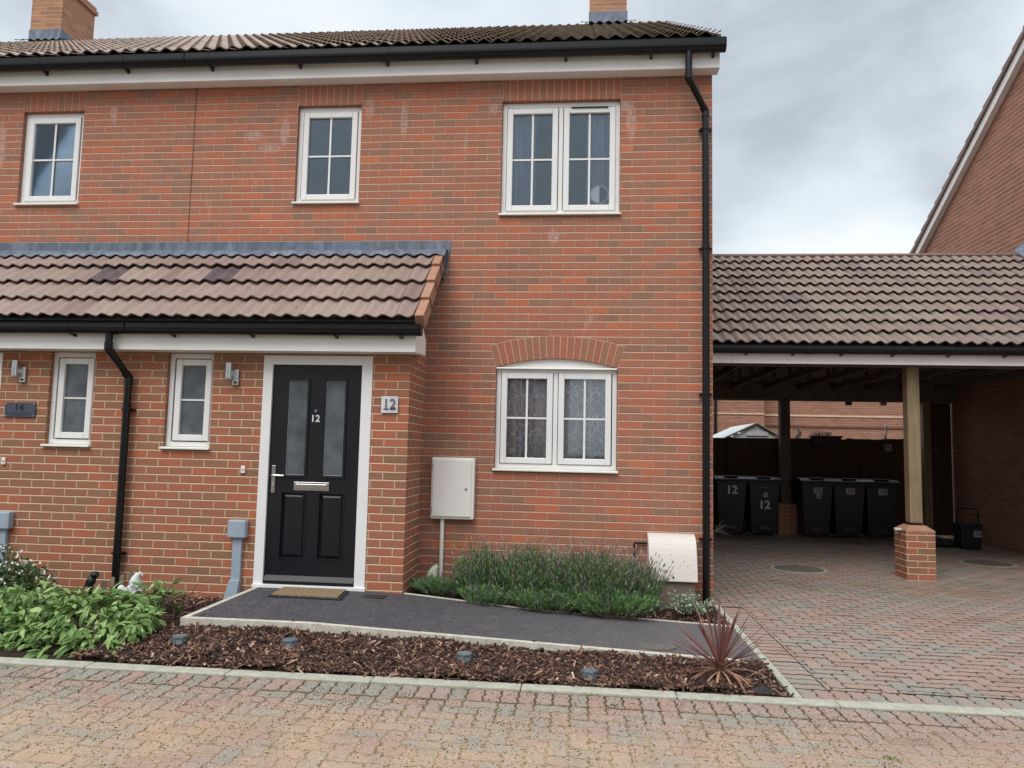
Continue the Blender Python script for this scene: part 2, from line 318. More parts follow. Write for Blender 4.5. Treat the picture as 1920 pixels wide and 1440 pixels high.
M['lav_head'] = island('lavender_seed_head', [(0, col(104, 94, 86)), (.5, col(142, 128, 114)), (1, col(176, 160, 146))], .85)
M['twig'] = island('brown_twig', [(0, col(58, 46, 42)), (1, col(110, 92, 82))], .9)
M['shrub'] = leafm('shrub_leaf', [(0, col(48, 72, 42)), (.5, col(80, 106, 62)), (1, col(122, 142, 92))], .55)
M['petal'] = island('white_petal', [(0, col(228, 222, 216)), (1, col(246, 242, 238))], .6)
M['vari'] = leafm('variegated_leaf', [(0, col(96, 122, 92)), (.4, col(140, 164, 134)), (.7, col(190, 204, 178)), (1, col(220, 226, 206))], .55)
M['cordy'] = leafm('cordyline_leaf', [(0, col(72, 42, 46)), (.4, col(104, 64, 64)), (.75, col(128, 86, 80)), (1, col(158, 118, 100))], .42, .15)
M['cordy_old'] = leafm('cordyline_old_leaf', [(0, col(118, 84, 72)), (.5, col(150, 112, 92)), (1, col(176, 140, 112))], .55, .15)
M['weed'] = leafm('weed_leaf', [(0, col(66, 100, 44)), (1, col(122, 156, 78))], .6)
M['fabric'] = simple('black_membrane', col(24, 26, 30), .6, .1, 10)
M['stone'] = simple('pale_stone', col(206, 208, 206), .85, .12, 24, .3, bumpy=.4, bscale=120)
M['ornament'] = simple('white_ornament', (.9, .9, .9, 1), .5, .01)
M['stone_moss'] = simple('weathered_stone', col(178, 184, 164), .9, .2, 18, .3, bumpy=.4, bscale=120)
M['meter'] = simple('meter_box_plastic', col(230, 226, 220), .5, .04, 3)
def speck(name, a, b):
    t = NT(name); p = t.pos(); v = t.n('ShaderNodeTexVoronoi', feature='F1'); t.put(t.vmap(p, (1, 1, .55), rot=(0, .25, 0)), v.inputs['Vector']); v.inputs['Scale'].default_value = 48
    s = t.math('MULTIPLY', t.mr(v.outputs['Distance'], .14, .24, 1., 0.), t.mr(t.noise(p, 9, 3), .42, .56)); return t.out(t.mix(t.math('MULTIPLY', s, .75), a, b), .5, .4)
M['gasbox'] = speck('speckled_cream_plastic', col(206, 198, 190), col(112, 98, 90))
M['gasbase'] = simple('grey_brown_plastic', col(120, 104, 92), .6)
M['grey'] = simple('grey_plastic', col(150, 162, 176), .4, .05, 6)
M['mat'] = simple('coir_mat', col(150, 128, 102), .95, .3, 70, .1, bumpy=.8, bscale=220)
M['rubber'] = simple('black_rubber', col(34, 34, 36), .7)
M['slate'] = simple('slate_plate', col(62, 70, 86), .4)
M['acrylic'] = simple('frosted_acrylic', col(214, 216, 220), .2)
M['digit_dark'] = simple('dark_digit', col(20, 21, 26), .4)
M['digit_grey'] = simple('grey_digit', col(136, 138, 136), .3, metal=.6)
M['digit_white'] = simple('white_digit', col(214, 214, 216), .5)
M['label'] = simple('grey_label', col(160, 160, 164), .6)
M['cover'] = simple('iron_cover', col(104, 98, 94), .6, .2, 20, bumpy=.4)
M['solar'] = simple('solar_cell', col(104, 116, 122), .2, .1, 8)
M['lamp_body'] = simple('clear_grey_lamp', col(134, 148, 148), .2, .2, 60)
M['lens'] = pane_mat('lamp_lens', .12, (.85, .9, .92, 1), .08)
M['poly'] = simple('polycarbonate', col(206, 220, 220), .35, .06, 3)
M['felt'] = simple('roof_felt', col(62, 60, 62), .95)
M['cream_line'] = simple('cream_band', col(224, 196, 168), .8)
M['pink'] = simple('pink_petal', col(190, 150, 180), .7)
M['crack'] = simple('dark_line', col(104, 72, 60), .95)

# ------------------------------------------------------------------ mesh builder
ORG = {}
def world_origin(o):
    return ORG.get(o, Vector((0, 0, 0)))
class MB:
    def __init__(s): s.v = []; s.f = []; s.mi = []; s.mats = []; s.fu = {}
    def mat(s, m_):
        if m_ not in s.mats: s.mats.append(m_)
        return s.mats.index(m_)
    def add(s, vs, fs, m_=0):
        o = len(s.v); s.v += [tuple(v) for v in vs]; s.f += [tuple(i+o for i in f) for f in fs]; s.mi += [m_]*len(fs); return s
    def box(s, x0, x1, y0, y1, z0, z1, m_=0):
        if x0 > x1: x0, x1 = x1, x0
        if y0 > y1: y0, y1 = y1, y0
        if z0 > z1: z0, z1 = z1, z0
        vs = [(x0, y0, z0), (x1, y0, z0), (x1, y1, z0), (x0, y1, z0), (x0, y0, z1), (x1, y0, z1), (x1, y1, z1), (x0, y1, z1)]
        return s.add(vs, [(3, 2, 1, 0), (4, 5, 6, 7), (0, 1, 5, 4), (1, 2, 6, 5), (2, 3, 7, 6), (3, 0, 4, 7)], m_)
    def hexa(s, vs, m_=0):
        return s.add(vs, [(3, 2, 1, 0), (4, 5, 6, 7), (0, 1, 5, 4), (1, 2, 6, 5), (2, 3, 7, 6), (3, 0, 4, 7)], m_)
    def quad(s, a, b, c, d, m_=0): return s.add([a, b, c, d], [(0, 1, 2, 3)], m_)
    def prism_x(s, prof, x0, x1, m_=0):      # prof: (y,z) list, closed
        n = len(prof); vs = [(x0, y, z) for y, z in prof]+[(x1, y, z) for y, z in prof]
        return s.add(vs, [(i, (i+1) % n, n+(i+1) % n, n+i) for i in range(n)]+[tuple(range(n))[::-1], tuple(range(n, 2*n))], m_)
    def prism_y(s, prof, y0, y1, m_=0):      # prof: (x,z)
        n = len(prof); vs = [(x, y0, z) for x, z in prof]+[(x, y1, z) for x, z in prof]
        return s.add(vs, [(i, (i+1) % n, n+(i+1) % n, n+i) for i in range(n)]+[tuple(range(n))[::-1], tuple(range(n, 2*n))], m_)
    def prism_z(s, prof, z0, z1, m_=0, top=None):
        n = len(prof); t2 = top or prof; vs = [(x, y, z0) for x, y in prof]+[(x, y, z1) for x, y in t2]
        return s.add(vs, [(i, (i+1) % n, n+(i+1) % n, n+i) for i in range(n)]+[tuple(range(n))[::-1], tuple(range(n, 2*n))], m_)
    def tube(s, pts, r, n=10, m_=0, squareness=0):
        pts = [Vector(p) for p in pts]; rings = []; rs = r if isinstance(r, (list, tuple)) else [r]*len(pts)
        up = None
        for i, p in enumerate(pts):
            d = (pts[min(i+1, len(pts)-1)]-pts[max(i-1, 0)]).normalized()
            if up is None: up = Vector((0, 0, 1)) if abs(d.z) < .9 else Vector((0, 1, 0))
            a = d.cross(up).normalized(); b = a.cross(d).normalized(); up = b
            rings.append([p+(a*math.cos(2*PI*(j+.5)/n)+b*math.sin(2*PI*(j+.5)/n))*rs[i] for j in range(n)])
        vs = [v for R_ in rings for v in R_]; fs = []
        for i in range(len(pts)-1):
            for j in range(n): fs.append((i*n+j, i*n+(j+1) % n, (i+1)*n+(j+1) % n, (i+1)*n+j))
        fs += [tuple(range(n))[::-1], tuple(range((len(pts)-1)*n, len(pts)*n))]
        return s.add(vs, fs, m_)
    def lathe(s, prof, c, n=20, m_=0, sx=1, sy=1):   # prof: (r,z)
        vs = [(c[0]+r*math.cos(2*PI*j/n)*sx, c[1]+r*math.sin(2*PI*j/n)*sy, c[2]+z) for r, z in prof for j in range(n)]
        fs = [(i*n+j, i*n+(j+1) % n, (i+1)*n+(j+1) % n, (i+1)*n+j) for i in range(len(prof)-1) for j in range(n)]
        fs += [tuple(range(n))[::-1], tuple(range((len(prof)-1)*n, len(prof)*n))]
        return s.add(vs, fs, m_)
    def ball(s, c, rx, ry=None, rz=None, n=14, m_=0):
        ry = ry or rx; rz = rz or rx; k_ = 8
        return s.lathe([(max(rx*math.sin(PI*i/k_), 1e-4), -rz*math.cos(PI*i/k_)) for i in range(k_+1)], c, n, m_, 1, ry/rx)
    def build(s, name, mats, parent=None, smooth=None, bevel=None, autouv=True):
        me = bpy.data.meshes.new(name); off = world_origin(parent) if parent else Vector((0, 0, 0))
        V = np.array(s.v, dtype=float).reshape(-1, 3)
        me.from_pydata([tuple(x) for x in (V-np.array(off))], [], s.f)
        if not isinstance(mats, (list, tuple)): mats = [mats]
        for m_ in mats: me.materials.append(m_)
        me.polygons.foreach_set('material_index', s.mi)
        if autouv:
            uvl = me.uv_layers.new(name='UVMap'); me.update()
            nl = len(me.loops); li = np.zeros(nl, int); me.loops.foreach_get('vertex_index', li)
            nf = len(me.polygons); nor = np.zeros(nf*3); me.polygons.foreach_get('normal', nor); nor = nor.reshape(-1, 3)
            tot = np.zeros(nf, int); me.polygons.foreach_get('loop_total', tot); fl = np.repeat(np.arange(nf), tot)
            a = np.abs(nor[fl]); P = V[li]
            u = np.where((a[:, 0] > a[:, 1]) & (a[:, 0] > a[:, 2]), P[:, 1], P[:, 0]); w = np.where((a[:, 2] > a[:, 0]) & (a[:, 2] > a[:, 1]), P[:, 1], P[:, 2])
            uvl.data.foreach_set('uv', np.stack([u, w], 1).ravel())
        if smooth: me.polygons.foreach_set('use_smooth', [True]*len(me.polygons))
        me.update(); me.validate()
        o = bpy.data.objects.new(name, me); S.collection.objects.link(o)
        if parent: o.parent = parent
        ORG[o] = off
        if bevel:
            b = o.modifiers.new('bevel', 'BEVEL'); b.width = bevel; b.segments = 2; b.limit_method = 'ANGLE'; b.angle_limit = math.radians(40)
        return o
def tag(o, label=None, cat=None, group=None, kind=None):
    if label: o['label'] = label
    if cat: o['category'] = cat
    if group: o['group'] = group
    if kind: o['kind'] = kind
    return o
def empty(name, loc, label, cat, group=None):
    o = bpy.data.objects.new(name, None); S.collection.objects.link(o); o.location = loc; o.empty_display_size = .1
    ORG[o] = Vector(loc); return tag(o, label, cat, group)
def text_mb(string, size, center, depth=.003, spacing=1.0, bold=0., up=0):
    cu = bpy.data.curves.new('txt', 'FONT'); cu.body = string; cu.size = size; cu.extrude = depth/2; cu.align_x = 'CENTER'; cu.align_y = 'CENTER'; cu.space_character = spacing; cu.offset = bold
    ob = bpy.data.objects.new('txt', cu); S.collection.objects.link(ob); dg = bpy.context.evaluated_depsgraph_get()
    me = bpy.data.meshes.new_from_object(ob.evaluated_get(dg)); mb = MB()
    mb.add([(center[0]+v.co.x, center[1]-v.co.z, center[2]+v.co.y) for v in me.vertices], [tuple(p.vertices) for p in me.polygons])
    bpy.data.objects.remove(ob); bpy.data.meshes.remove(me); bpy.data.curves.remove(cu); return mb
def wall_grid(mb, x0, x1, z0, z1, y, opens, depth=.11, m_=0):
    """front face of a wall at y with openings (ox0,ox1,oz0,oz1) and their reveals"""
    xs = sorted({x0, x1}|{v for o in opens for v in o[:2]}); zs = sorted({z0, z1}|{v for o in opens for v in o[2:4]})
    for i in range(len(xs)-1):
        for j in range(len(zs)-1):
            cx, cz = (xs[i]+xs[i+1])/2, (zs[j]+zs[j+1])/2
            if any(o[0] < cx < o[1] and o[2] < cz < o[3] for o in opens): continue
            mb.quad((xs[i], y, zs[j]), (xs[i+1], y, zs[j]), (xs[i+1], y, zs[j+1]), (xs[i], y, zs[j+1]), m_)
    for a, b, c, d in opens:
        yb = y+depth
        mb.quad((a, y, c), (a, y, d), (a, yb, d), (a, yb, c), m_); mb.quad((b, y, d), (b, y, c), (b, yb, c), (b, yb, d), m_)
        mb.quad((a, y, d), (b, y, d), (b, yb, d), (a, yb, d), m_); mb.quad((b, y, c), (a, y, c), (a, yb, c), (b, yb, c), m_)

# ------------------------------------------------------------------ window
def ring(mb, x0, x1, z0, z1, y0, y1, w, m_=0):
    ws = w if isinstance(w, tuple) else (w, w, w, w)   # left,right,bottom,top
    mb.box(x0, x0+ws[0], y0, y1, z0, z1, m_); mb.box(x1-ws[1], x1, y0, y1, z0, z1, m_)
    mb.box(x0+ws[0], x1-ws[1], y0, y1, z0, z0+ws[2], m_); mb.box(x0+ws[0], x1-ws[1], y0, y1, z1-ws[3], z1, m_)
def window(house, x0, x1, z0, z1, yw, panes, glass='pane', bars='cross', rec=.045, lab=None):
    """panes: list of glass rectangles (gx0,gx1,gz0,gz1)"""
    zf = z0+.028
    fr = MB(); ring(fr, x0+.002, x1-.002, zf, z1-.002, yw+rec, yw+rec+.07, (.045, .045, .045, .05))
    if len(panes) == 2:
        cx = (panes[0][1]+panes[1][0])/2; fr.box(cx-.022, cx+.022, yw+rec, yw+rec+.07, zf+.045, z1-.052)
    w = fr.build('window', M['upvc'], house, bevel=.004)
    if lab: w['label'] = lab
    for g in panes:
        sb = MB(); b_ = .058
        ring(sb, g[0]-b_, g[1]+b_, g[2]-b_, g[3]+b_, yw+rec-.014, yw+rec+.03, b_)
        sb.build('sash', M['upvc'], w, bevel=.006)
        gp = MB(); gp.box(g[0]-.004, g[1]+.004, yw+rec+.014, yw+rec+.02, g[2]-.004, g[3]+.004); gp.build('pane', M[glass], w)
        gb = MB(); cx, cz = (g[0]+g[1])/2, (g[2]+g[3])/2
        if bars == 'cross':
            gb.box(cx-.010, cx+.010, yw+rec+.004, yw+rec+.012, g[2], g[3]); gb.box(g[0], g[1], yw+rec+.0055, yw+rec+.0105, cz-.009, cz+.009)
        else: gb.box(g[0], g[1], yw+rec+.004, yw+rec+.012, cz-.008, cz+.008)
        gb.build('glazing_bar', M['upvc'], w)
    sl = MB(); sl.prism_x([(yw-.035, z0+.002), (yw+rec+.06, z0+.002), (yw+rec+.06, z0+.03), (yw-.03, z0+.022), (yw-.035, z0+.018)], x0-.015, x1+.012)
    sl.build('sill', M['sill'], w, bevel=.003)
    # dark room behind
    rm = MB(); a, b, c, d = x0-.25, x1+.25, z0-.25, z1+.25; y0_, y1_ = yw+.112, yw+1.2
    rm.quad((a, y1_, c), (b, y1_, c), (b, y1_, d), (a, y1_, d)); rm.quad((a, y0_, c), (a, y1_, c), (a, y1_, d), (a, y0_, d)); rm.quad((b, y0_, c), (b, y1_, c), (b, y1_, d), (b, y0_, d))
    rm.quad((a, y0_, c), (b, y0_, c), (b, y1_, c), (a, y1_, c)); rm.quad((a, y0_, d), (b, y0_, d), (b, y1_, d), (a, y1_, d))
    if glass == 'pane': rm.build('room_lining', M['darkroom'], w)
    return w
def curtain(x0, x1, z0, z1, y, mat, label, waves=5, amp=.018):
    mb = MB(); n = 60; vs = []
    for i in range(n+1):
        t_ = i/n; yy = y+amp*math.sin(t_*waves*2*PI)+amp*.4*math.sin(t_*waves*5.3+1)
        vs += [(x0+(x1-x0)*t_, yy, z0), (x0+(x1-x0)*t_, yy, z1)]
    mb.add(vs, [(2*i, 2*i+2, 2*i+3, 2*i+1) for i in range(n)])
    o = mb.build('curtain', mat, smooth=True)
    sm = o.modifiers.new('thick', 'SOLIDIFY'); sm.thickness = .003
    return tag(o, label, 'curtain')

# ------------------------------------------------------------------ roof tiles
PER = .146
def wave(t_, A):
    t_ = (t_+.1) % 1.; s_ = .5-.5*math.cos(2*PI*t_**.82); return A*s_**1.2
def tile_roof(x0, x1, eave, ridge, gauge, name, mat, parent, A=.030, rise=.034, thick=.013, dark=None, phase=0., jitter=.002):
    ey, ez = eave; ry, rz = ridge; Ls = math.hypot(ry-ey, rz-ez); dy, dz = (ry-ey)/Ls, (rz-ez)/Ls; ny, nz = -dz, dy
    rows = math.ceil(Ls/gauge); K = 8; Nn = 2*K+1; mb = MB(); mbd = MB()
    tx = math.floor((x0-phase)/(2*PER)+1e-6)*2*PER+phase
    while tx < x1-.01:
        xa, xb = tx, tx+2*PER
        if xb < x0+.004: tx += 2*PER; continue
        for k_ in range(rows):
            s0 = k_*gauge+random.uniform(-jitter, jitter)*1.5; s1 = min((k_+1)*gauge+.05, Ls)
            if s1-s0 < .05: continue
            j_ = random.uniform(-jitter, jitter); h0, h1 = rise+j_, .002
            vs = []
            for (s_, h_, th) in ((s0, h0, -thick), (s0, h0, 0), (s1, h1+(rise*.0), 0)):
                for i in range(Nn):
                    x = xa+.0015+(xb-xa-.003)*i/(2*K); xx = min(max(x, x0), x1); w_ = wave(((xx-phase)/PER) % 1., A)+h_+th
                    vs.append((xx, ey+dy*s_+ny*w_, ez+dz*s_+nz*w_))
            fs = [(r*Nn+i, r*Nn+i+1, (r+1)*Nn+i+1, (r+1)*Nn+i) for r in range(2) for i in range(2*K)]
            tgt = mbd if dark and any(abs((xa+xb)/2-d[0]) <= PER*1.0001 and k_ == d[1] for d in dark) else mb
            tgt.add(vs, fs)
        tx += 2*PER
    o = mb.build(name, mat, parent, smooth=False)
    if mbd.v: q = mbd.build('vent_tile', M['tile_dark'], o if name == 'roof' else parent); q['label'] = 'darker purple tiles in the porch roof'
    # underlay
    u = MB(); a = .004; u.quad((x0, ey-ny*a, ez-nz*a), (x1, ey-ny*a, ez-nz*a), (x1, ry-ny*a, rz-nz*a), (x0, ry-ny*a, rz-nz*a)); u.quad((x0, ey-ny*.03, ez-nz*.03), (x0, ry-ny*.03, rz-nz*.03), (x1, ry-ny*.03, rz-nz*.03), (x1, ey-ny*.03, ez-nz*.03))
    u.build('roof_underlay', M['felt'], o)
    return o
def ridge_row(x0, x1, y, z, parent, L_=.44, r=.11):
    mb = MB(); x = x0
    while x < x1-.02:
        e_ = min(x+L_, x1); prof = []
        for i in range(9): a = PI*(.12+.76*i/8); prof.append((y-math.cos(a)*r*1.05, z-.045+math.sin(a)*r*.72))
        prof += [(y+r*.8, z-.06), (y-r*.8, z-.06)]
        mb.prism_x(prof, x, e_-.012); mb.prism_x([(y+(p-y)*.96, z+(q-z)*.93-.004) for p, q in prof], e_-.012, e_)
        x += L_
    return mb.build('ridge_tile_row', M['ridge'], parent)
def gutter(x0, x1, yc, ztop, parent, r=.056, h=.03, brackets=(), ends=True, unions=()):
    g = MB(); n = 10; outer = [(yc+r, ztop)]+[(yc+r*math.cos(-PI*i/n), ztop-h+r*math.sin(-PI*i/n)*1.05) for i in range(n+1)]+[(yc-r, ztop), (yc-r-.004, ztop+.004), (yc-r+.004, ztop+.004)]
    inner = [(yc+(y-yc)*.93, z+.004) for y, z in outer[:n+2]][::-1]
    prof = outer+[(yc-r*.93, ztop)]+inner[1:]
    prof = outer[:-1]+[(yc-r*.92, ztop+.004)]+inner
    N_ = len(prof); g.add([(x0, y, z) for y, z in prof]+[(x1, y, z) for y, z in prof], [(i, (i+1) % N_, N_+(i+1) % N_, N_+i) for i in range(N_)])
    if ends:
        for xx in (x0, x1): g.prism_x(outer[:n+3], xx-.006, xx+.006)
    for ux in unions: g.prism_x([(yc+(y-yc)*1.07, z-.004) for y, z in outer[:n+3]], ux-.05, ux+.05)
    o = g.build('gutter', M['gutter'], parent, smooth=False)
    zb = ztop-h-r*1.05
    for bx in brackets:
        b = MB(); b.prism_x([(yc+r+.012, zb-.02), (yc+r+.012, ztop-.02), (yc+r, ztop-.02), (yc+r*.4, zb+.004), (yc-r*.2, zb+.0), (yc-r*.2, zb-.006), (yc+r*.5, zb-.012)], bx-.012, bx+.012)
        b.prism_x([(yc+(y-yc)*1.05, z-.003) for y, z in outer[1:n+3]], bx-.009, bx+.009)
        b.build('gutter_bracket', M['gutter'], o)
    return o
def soldier_row(parent, x0, x1, z0, z1, y, n):
    mb = MB(); mo = MB(); mo.box(x0, x1, y-.0012, y+.08, z0, z1)
    w = (x1-x0)/n
    for i in range(n): mb.box(x0+i*w+.005, x0+(i+1)*w-.005, y-.0045, y+.07, z0+.0, z1-.008)
    a = mb.build('soldier_course', M['soldier'], parent, bevel=.002); mo.build('mortar_bed', M['mortar'], a); return a
def downpipe(parent, pts, clips, r=.034):
    mb = MB(); mb.tube(pts, r, 14); 
    # sockets
    for i in range(1, len(pts)-1):
        p = Vector(pts[i]); d0 = (Vector(pts[i-1])-p).normalized(); d1 = (Vector(pts[i+1])-p).normalized()
        mb.tube([p+d0*.055, p, p+d1*.055], r*1.14, 14)
    o = mb.build('downpipe', M['gutter'], parent, smooth=False)
    for (x, y, z) in clips:
        c = MB(); c.tube([(x, y, z-.012), (x, y, z+.012)], r*1.2, 14); c.box(x-.062, x+.062, y+.012, y+r+.016, z-.011, z+.011); c.build('pipe_clip', M['gutter'], o)
    return o

# ================================================================== THE HOUSES
PY = -.68                      # porch front plane
SOF = 5.205
H12 = empty('brick_house', (-2.7, 0, 0), 'red brick house with black front door, wide windows and lavender below', 'house')
H14 = empty('brick_house', (-8.4, 0, 0), 'neighbouring brick house number 14 at the left edge with a chimney above', 'house')
# --- main walls
op12 = [(-2.105, -.905, 3.775, 4.978), (-4.268, -3.582, 3.915, 4.978), (-2.108, -.913, 1.215, 2.45)]
w = MB(); wall_grid(w, -5.4, 0, -.1, SOF, 0, op12, .13)
w.quad((0, 0, -.1), (0, 9.1, -.1), (0, 9.1, SOF), (0, 0, SOF)); w.add([(0, -.15, SOF), (0, 9.3, SOF), (0, 4.563, 8.40)], [(0, 1, 2)]); w.quad((0, 9.1, -.1), (-5.4, 9.1, -.1), (-5.4, 9.1, SOF), (0, 9.1, SOF))
w.build('wall', M['brick'], H12)
w = MB(); wall_grid(w, -11.6, -5.4, -.1, SOF, 0, [(-7.36, -6.66, 3.93, 4.978)], .13); w.quad((-11.6, 0, -.1), (-11.6, 0, SOF), (-11.6, 9.1, SOF), (-11.6, 9.1, -.1)); w.add([(-11.6, -.15, SOF), (-11.6, 4.563, 8.4), (-11.6, 9.3, SOF)], [(0, 1, 2)]); w.quad((-5.4, 9.1, -.1), (-11.6, 9.1, -.1), (-11.6, 9.1, SOF), (-5.4, 9.1, SOF))
w.build('wall', M['brick'], H14)
mj = MB(); mj.box(-5.404, -5.396, -.0025, .01, 3.45, SOF); mj.build('movement_joint', M['crack'], H12)
# --- porch walls
DX0, DX1, DZ0, DZ1 = -4.20, -3.165, .14, 2.25
w = MB(); wall_grid(w, -5.4, -2.82, -.1, 2.275, PY, [(DX0, DX1, DZ0, DZ1), (-5.14, -4.688, 1.36, 2.268)], .11)
w.quad((-2.82, PY, -.1), (-2.82, 0, -.1), (-2.82, 0, 2.5), (-2.82, PY, 2.275)); w.build('porch_wall', M['brick_porch'], H12)
w = MB(); wall_grid(w, -8.6, -5.4, -.1, 2.275, PY, [(-6.315, -5.86, 1.36, 2.268), (-7.84, -6.805, .14, 2.25)], .11); w.build('porch_wall', M['brick_porch'], H14)
# --- windows
window(H12, -2.105, -.905, 3.775, 4.978, 0, [(-1.995, -1.592, 3.897, 4.858), (-1.418, -1.011, 3.897, 4.858)], lab='wide upper window of two casements')
window(H12, -4.268, -3.582, 3.915, 4.978, 0, [(-4.155, -3.692, 4.035, 4.862)], lab='narrow upper window with four panes')
window(H12, -2.108, -.913, 1.215, 2.238, 0, [(-1.997, -1.602, 1.35, 2.130), (-1.430, -1.028, 1.35, 2.130)], lab='wide ground floor window under a brick arch')
window(H12, -5.14, -4.688, 1.36, 2.268, PY, [(-5.012, -4.776, 1.5, 2.15)], 'frost', 'one', lab='slim frosted porch window')
window(H14, -7.36, -6.66, 3.93, 4.978, 0, [(-7.25, -6.775, 4.05, 4.862)])
window(H14, -6.315, -5.86, 1.36, 2.268, PY, [(-6.186, -5.952, 1.5, 2.15)], 'frost', 'one')
# vent slot on top of the opening sash
v = MB(); v.box(-1.40, -1.03, .018, .03, 4.905, 4.917); v.build('trickle_vent', M['gutter'], H12)
# --- soldier courses over upper windows
soldier_row(H12, -2.105, -.900, 4.980, SOF-.002, 0, 16); soldier_row(H12, -4.268, -3.582, 4.980, SOF-.002, 0, 9); soldier_row(H14, -7.37, -6.65, 4.980, SOF-.002, 0, 9)
# --- segmental arch over the lower window
xa, xb, zs, rise_ = -2.108, -.913, 2.238, .092
half = (xb-xa)/2; R_ = (half*half+rise_*rise_)/(2*rise_); cx_ = (xa+xb)/2; cz_ = zs+rise_-R_; a0 = math.asin(half/R_)
mb = MB(); mo = MB(); nb = 19
def arcp(a, r): return (cx_+r*math.sin(a), cz_+r*math.cos(a))
for i in range(nb):
    t0, t1 = -a0+2*a0*i/nb, -a0+2*a0*(i+1)/nb; g_ = .005/R_
    q = [arcp(t0+g_, R_), arcp(t1-g_, R_), arcp(t1-g_, R_+.222), arcp(t0+g_, R_+.222)]
    mb.prism_y(q, -.0045, .10)
for i in range(12):
    t0, t1 = -a0+2*a0*i/12, -a0+2*a0*(i+1)/12
    mo.prism_y([arcp(t0, R_), arcp(t1, R_), arcp(t1, R_+.228), arcp(t0, R_+.228)], -.0012, .098)
a_ = mb.build('window_arch', M['soldier'], H12, bevel=.002); mo.build('mortar_bed', M['mortar'], a_)
pts = [arcp(-a0+2*a0*i/16, R_-.002) for i in range(17)]
mb = MB(); mb.prism_y([(xb-.004, zs-.004), (xa+.004, zs-.004)]+pts, .03, .09); mb.build('arch_infill', M['upvc'], H12)
mb = MB(); mb.prism_x([(-.004, zs-.012), (.1, zs-.012), (.1, zs+.001), (.0, zs+.001)], xa+.003, xb-.003); mb.build('arch_drip', M['sill'], H12)
# --- door
fr = MB(); ring(fr, DX0+.001, DX1-.001, DZ0, DZ1-.001, PY-.004, PY+.07, (.088, .098, .002, .084)); dfr = fr.build('door_frame', M['upvc'], H12, bevel=.004)
sl = MB(); sl.box(DX0, DX1+.01, PY-.03, PY+.06, DZ0-.004, DZ0+.03); sl.build('threshold', M['upvc'], dfr, bevel=.004)
LX0, LX1, LZ0, LZ1 = -4.112, -3.263, .172, 2.166; yd = PY+.02
GL = [(-3.955, -3.775), (-3.60, -3.42)]
d = MB(); opens = [(a, b, 1.15, 2.02) for a, b in GL]+[(a-.02, b+.02, .40, .99) for a, b in GL]
wall_grid(d, LX0, LX1, LZ0, LZ1, yd, opens, .02); d.box(LX0, LX1, yd+.0185, yd+.045, LZ0, LZ1)
for a, b in GL:      # raised field in each lower panel and mouldings
    A_, B_ = a-.02, b+.02
    x0, x1, z0, z1 = A_, B_, .40, .99; i_ = .035
    d.hexa([(x0+.008, yd+.018, z0+.008), (x1-.008, yd+.018, z0+.008), (x1-.008, yd+.0185, z0+.008), (x0+.008, yd+.0185, z0+.008), (x0+.008, yd+.018, z1-.008), (x1-.008, yd+.018, z1-.008), (x1-.008, yd+.0185, z1-.008), (x0+.008, yd+.0185, z1-.008)])
    o_ = [(x0+.01, yd+.018, z0+.01), (x1-.01, yd+.018, z0+.01), (x1-.01, yd+.018, z1-.01), (x0+.01, yd+.018, z1-.01)]; n_ = [(x0+i_, yd+.001, z0+i_), (x1-i_, yd+.001, z0+i_), (x1-i_, yd+.001, z1-i_), (x0+i_, yd+.001, z1-i_)]
    d.add(o_+n_, [(0, 1, 5, 4), (1, 2, 6, 5), (2, 3, 7, 6), (3, 0, 4, 7), (4, 5, 6, 7)])
    # glazing surround moulding
    ring(d, a-.022, b+.022, 1.128, 2.042, yd-.012, yd+.012, .022)
    ring(d, A_-.012, B_+.012, .388, 1.002, yd-.006, yd+.006, .012)
door = d.build('front_door', M['door'], H12, bevel=.002)
for a, b in GL:
    g = MB(); g.box(a, b, yd+.004, yd+.008, 1.15, 2.02); g.build('pane', M['frost'], door)
    g = MB(); ring(g, a+.001, b-.001, 1.151, 2.019, yd+.0025, yd+.004, .005); g.build('glazing_edge', M['label'], door)
lp = MB(); lp.box(-3.865, -3.535, yd-.012, yd+.001, 1.012, 1.09); lp.box(-3.845, -3.555, yd-.017, yd-.011, 1.028, 1.072); lp.build('letter_plate', M['chrome'], door, bevel=.003)
hd = MB(); hd.box(-4.078, -4.044, yd-.012, yd, .985, 1.235); hd.tube([(-4.061, yd-.006, 1.145), (-4.061, yd-.05, 1.145), (-4.045, yd-.055, 1.145), (-3.945, yd-.055, 1.142)], .010, 10); hd.lathe([(.008, -.012), (.008, .012)], (-4.061, yd-.014, 1.05), 10); hd.build('handle', M['chrome'], door, bevel=.003)
text_mb('12', .088, (-3.692, yd-.004, 1.668), .006, 1.05, .0015).build('door_number', M['digit_white'], door)
kn = MB(); kn.tube([(-3.69, yd+.004, 1.742), (-3.69, yd-.008, 1.742)], .012, 12); kn.build('door_viewer', M['chrome'], door)
ws = MB(); ws.box(LX0+.01, LX1-.01, yd-.022, yd, LZ0+.002, LZ0+.03); ws.prism_x([(yd-.03, LZ0+.03), (yd, LZ0+.03), (yd, LZ0+.075)], LX0+.01, LX1-.01); ws.build('weather_bar', M['iron'], door)
# door of number 14, only its frame edge shows
fr = MB(); ring(fr, -7.839, -6.806, .14, 2.249, PY-.004, PY+.07, (.09, .09, .002, .084)); f14 = fr.build('door_frame', M['upvc'], H14, bevel=.004)
g = MB(); g.box(-7.75, -6.896, PY+.02, PY+.06, .17, 2.165); g.build('front_door', M['door'], H14)
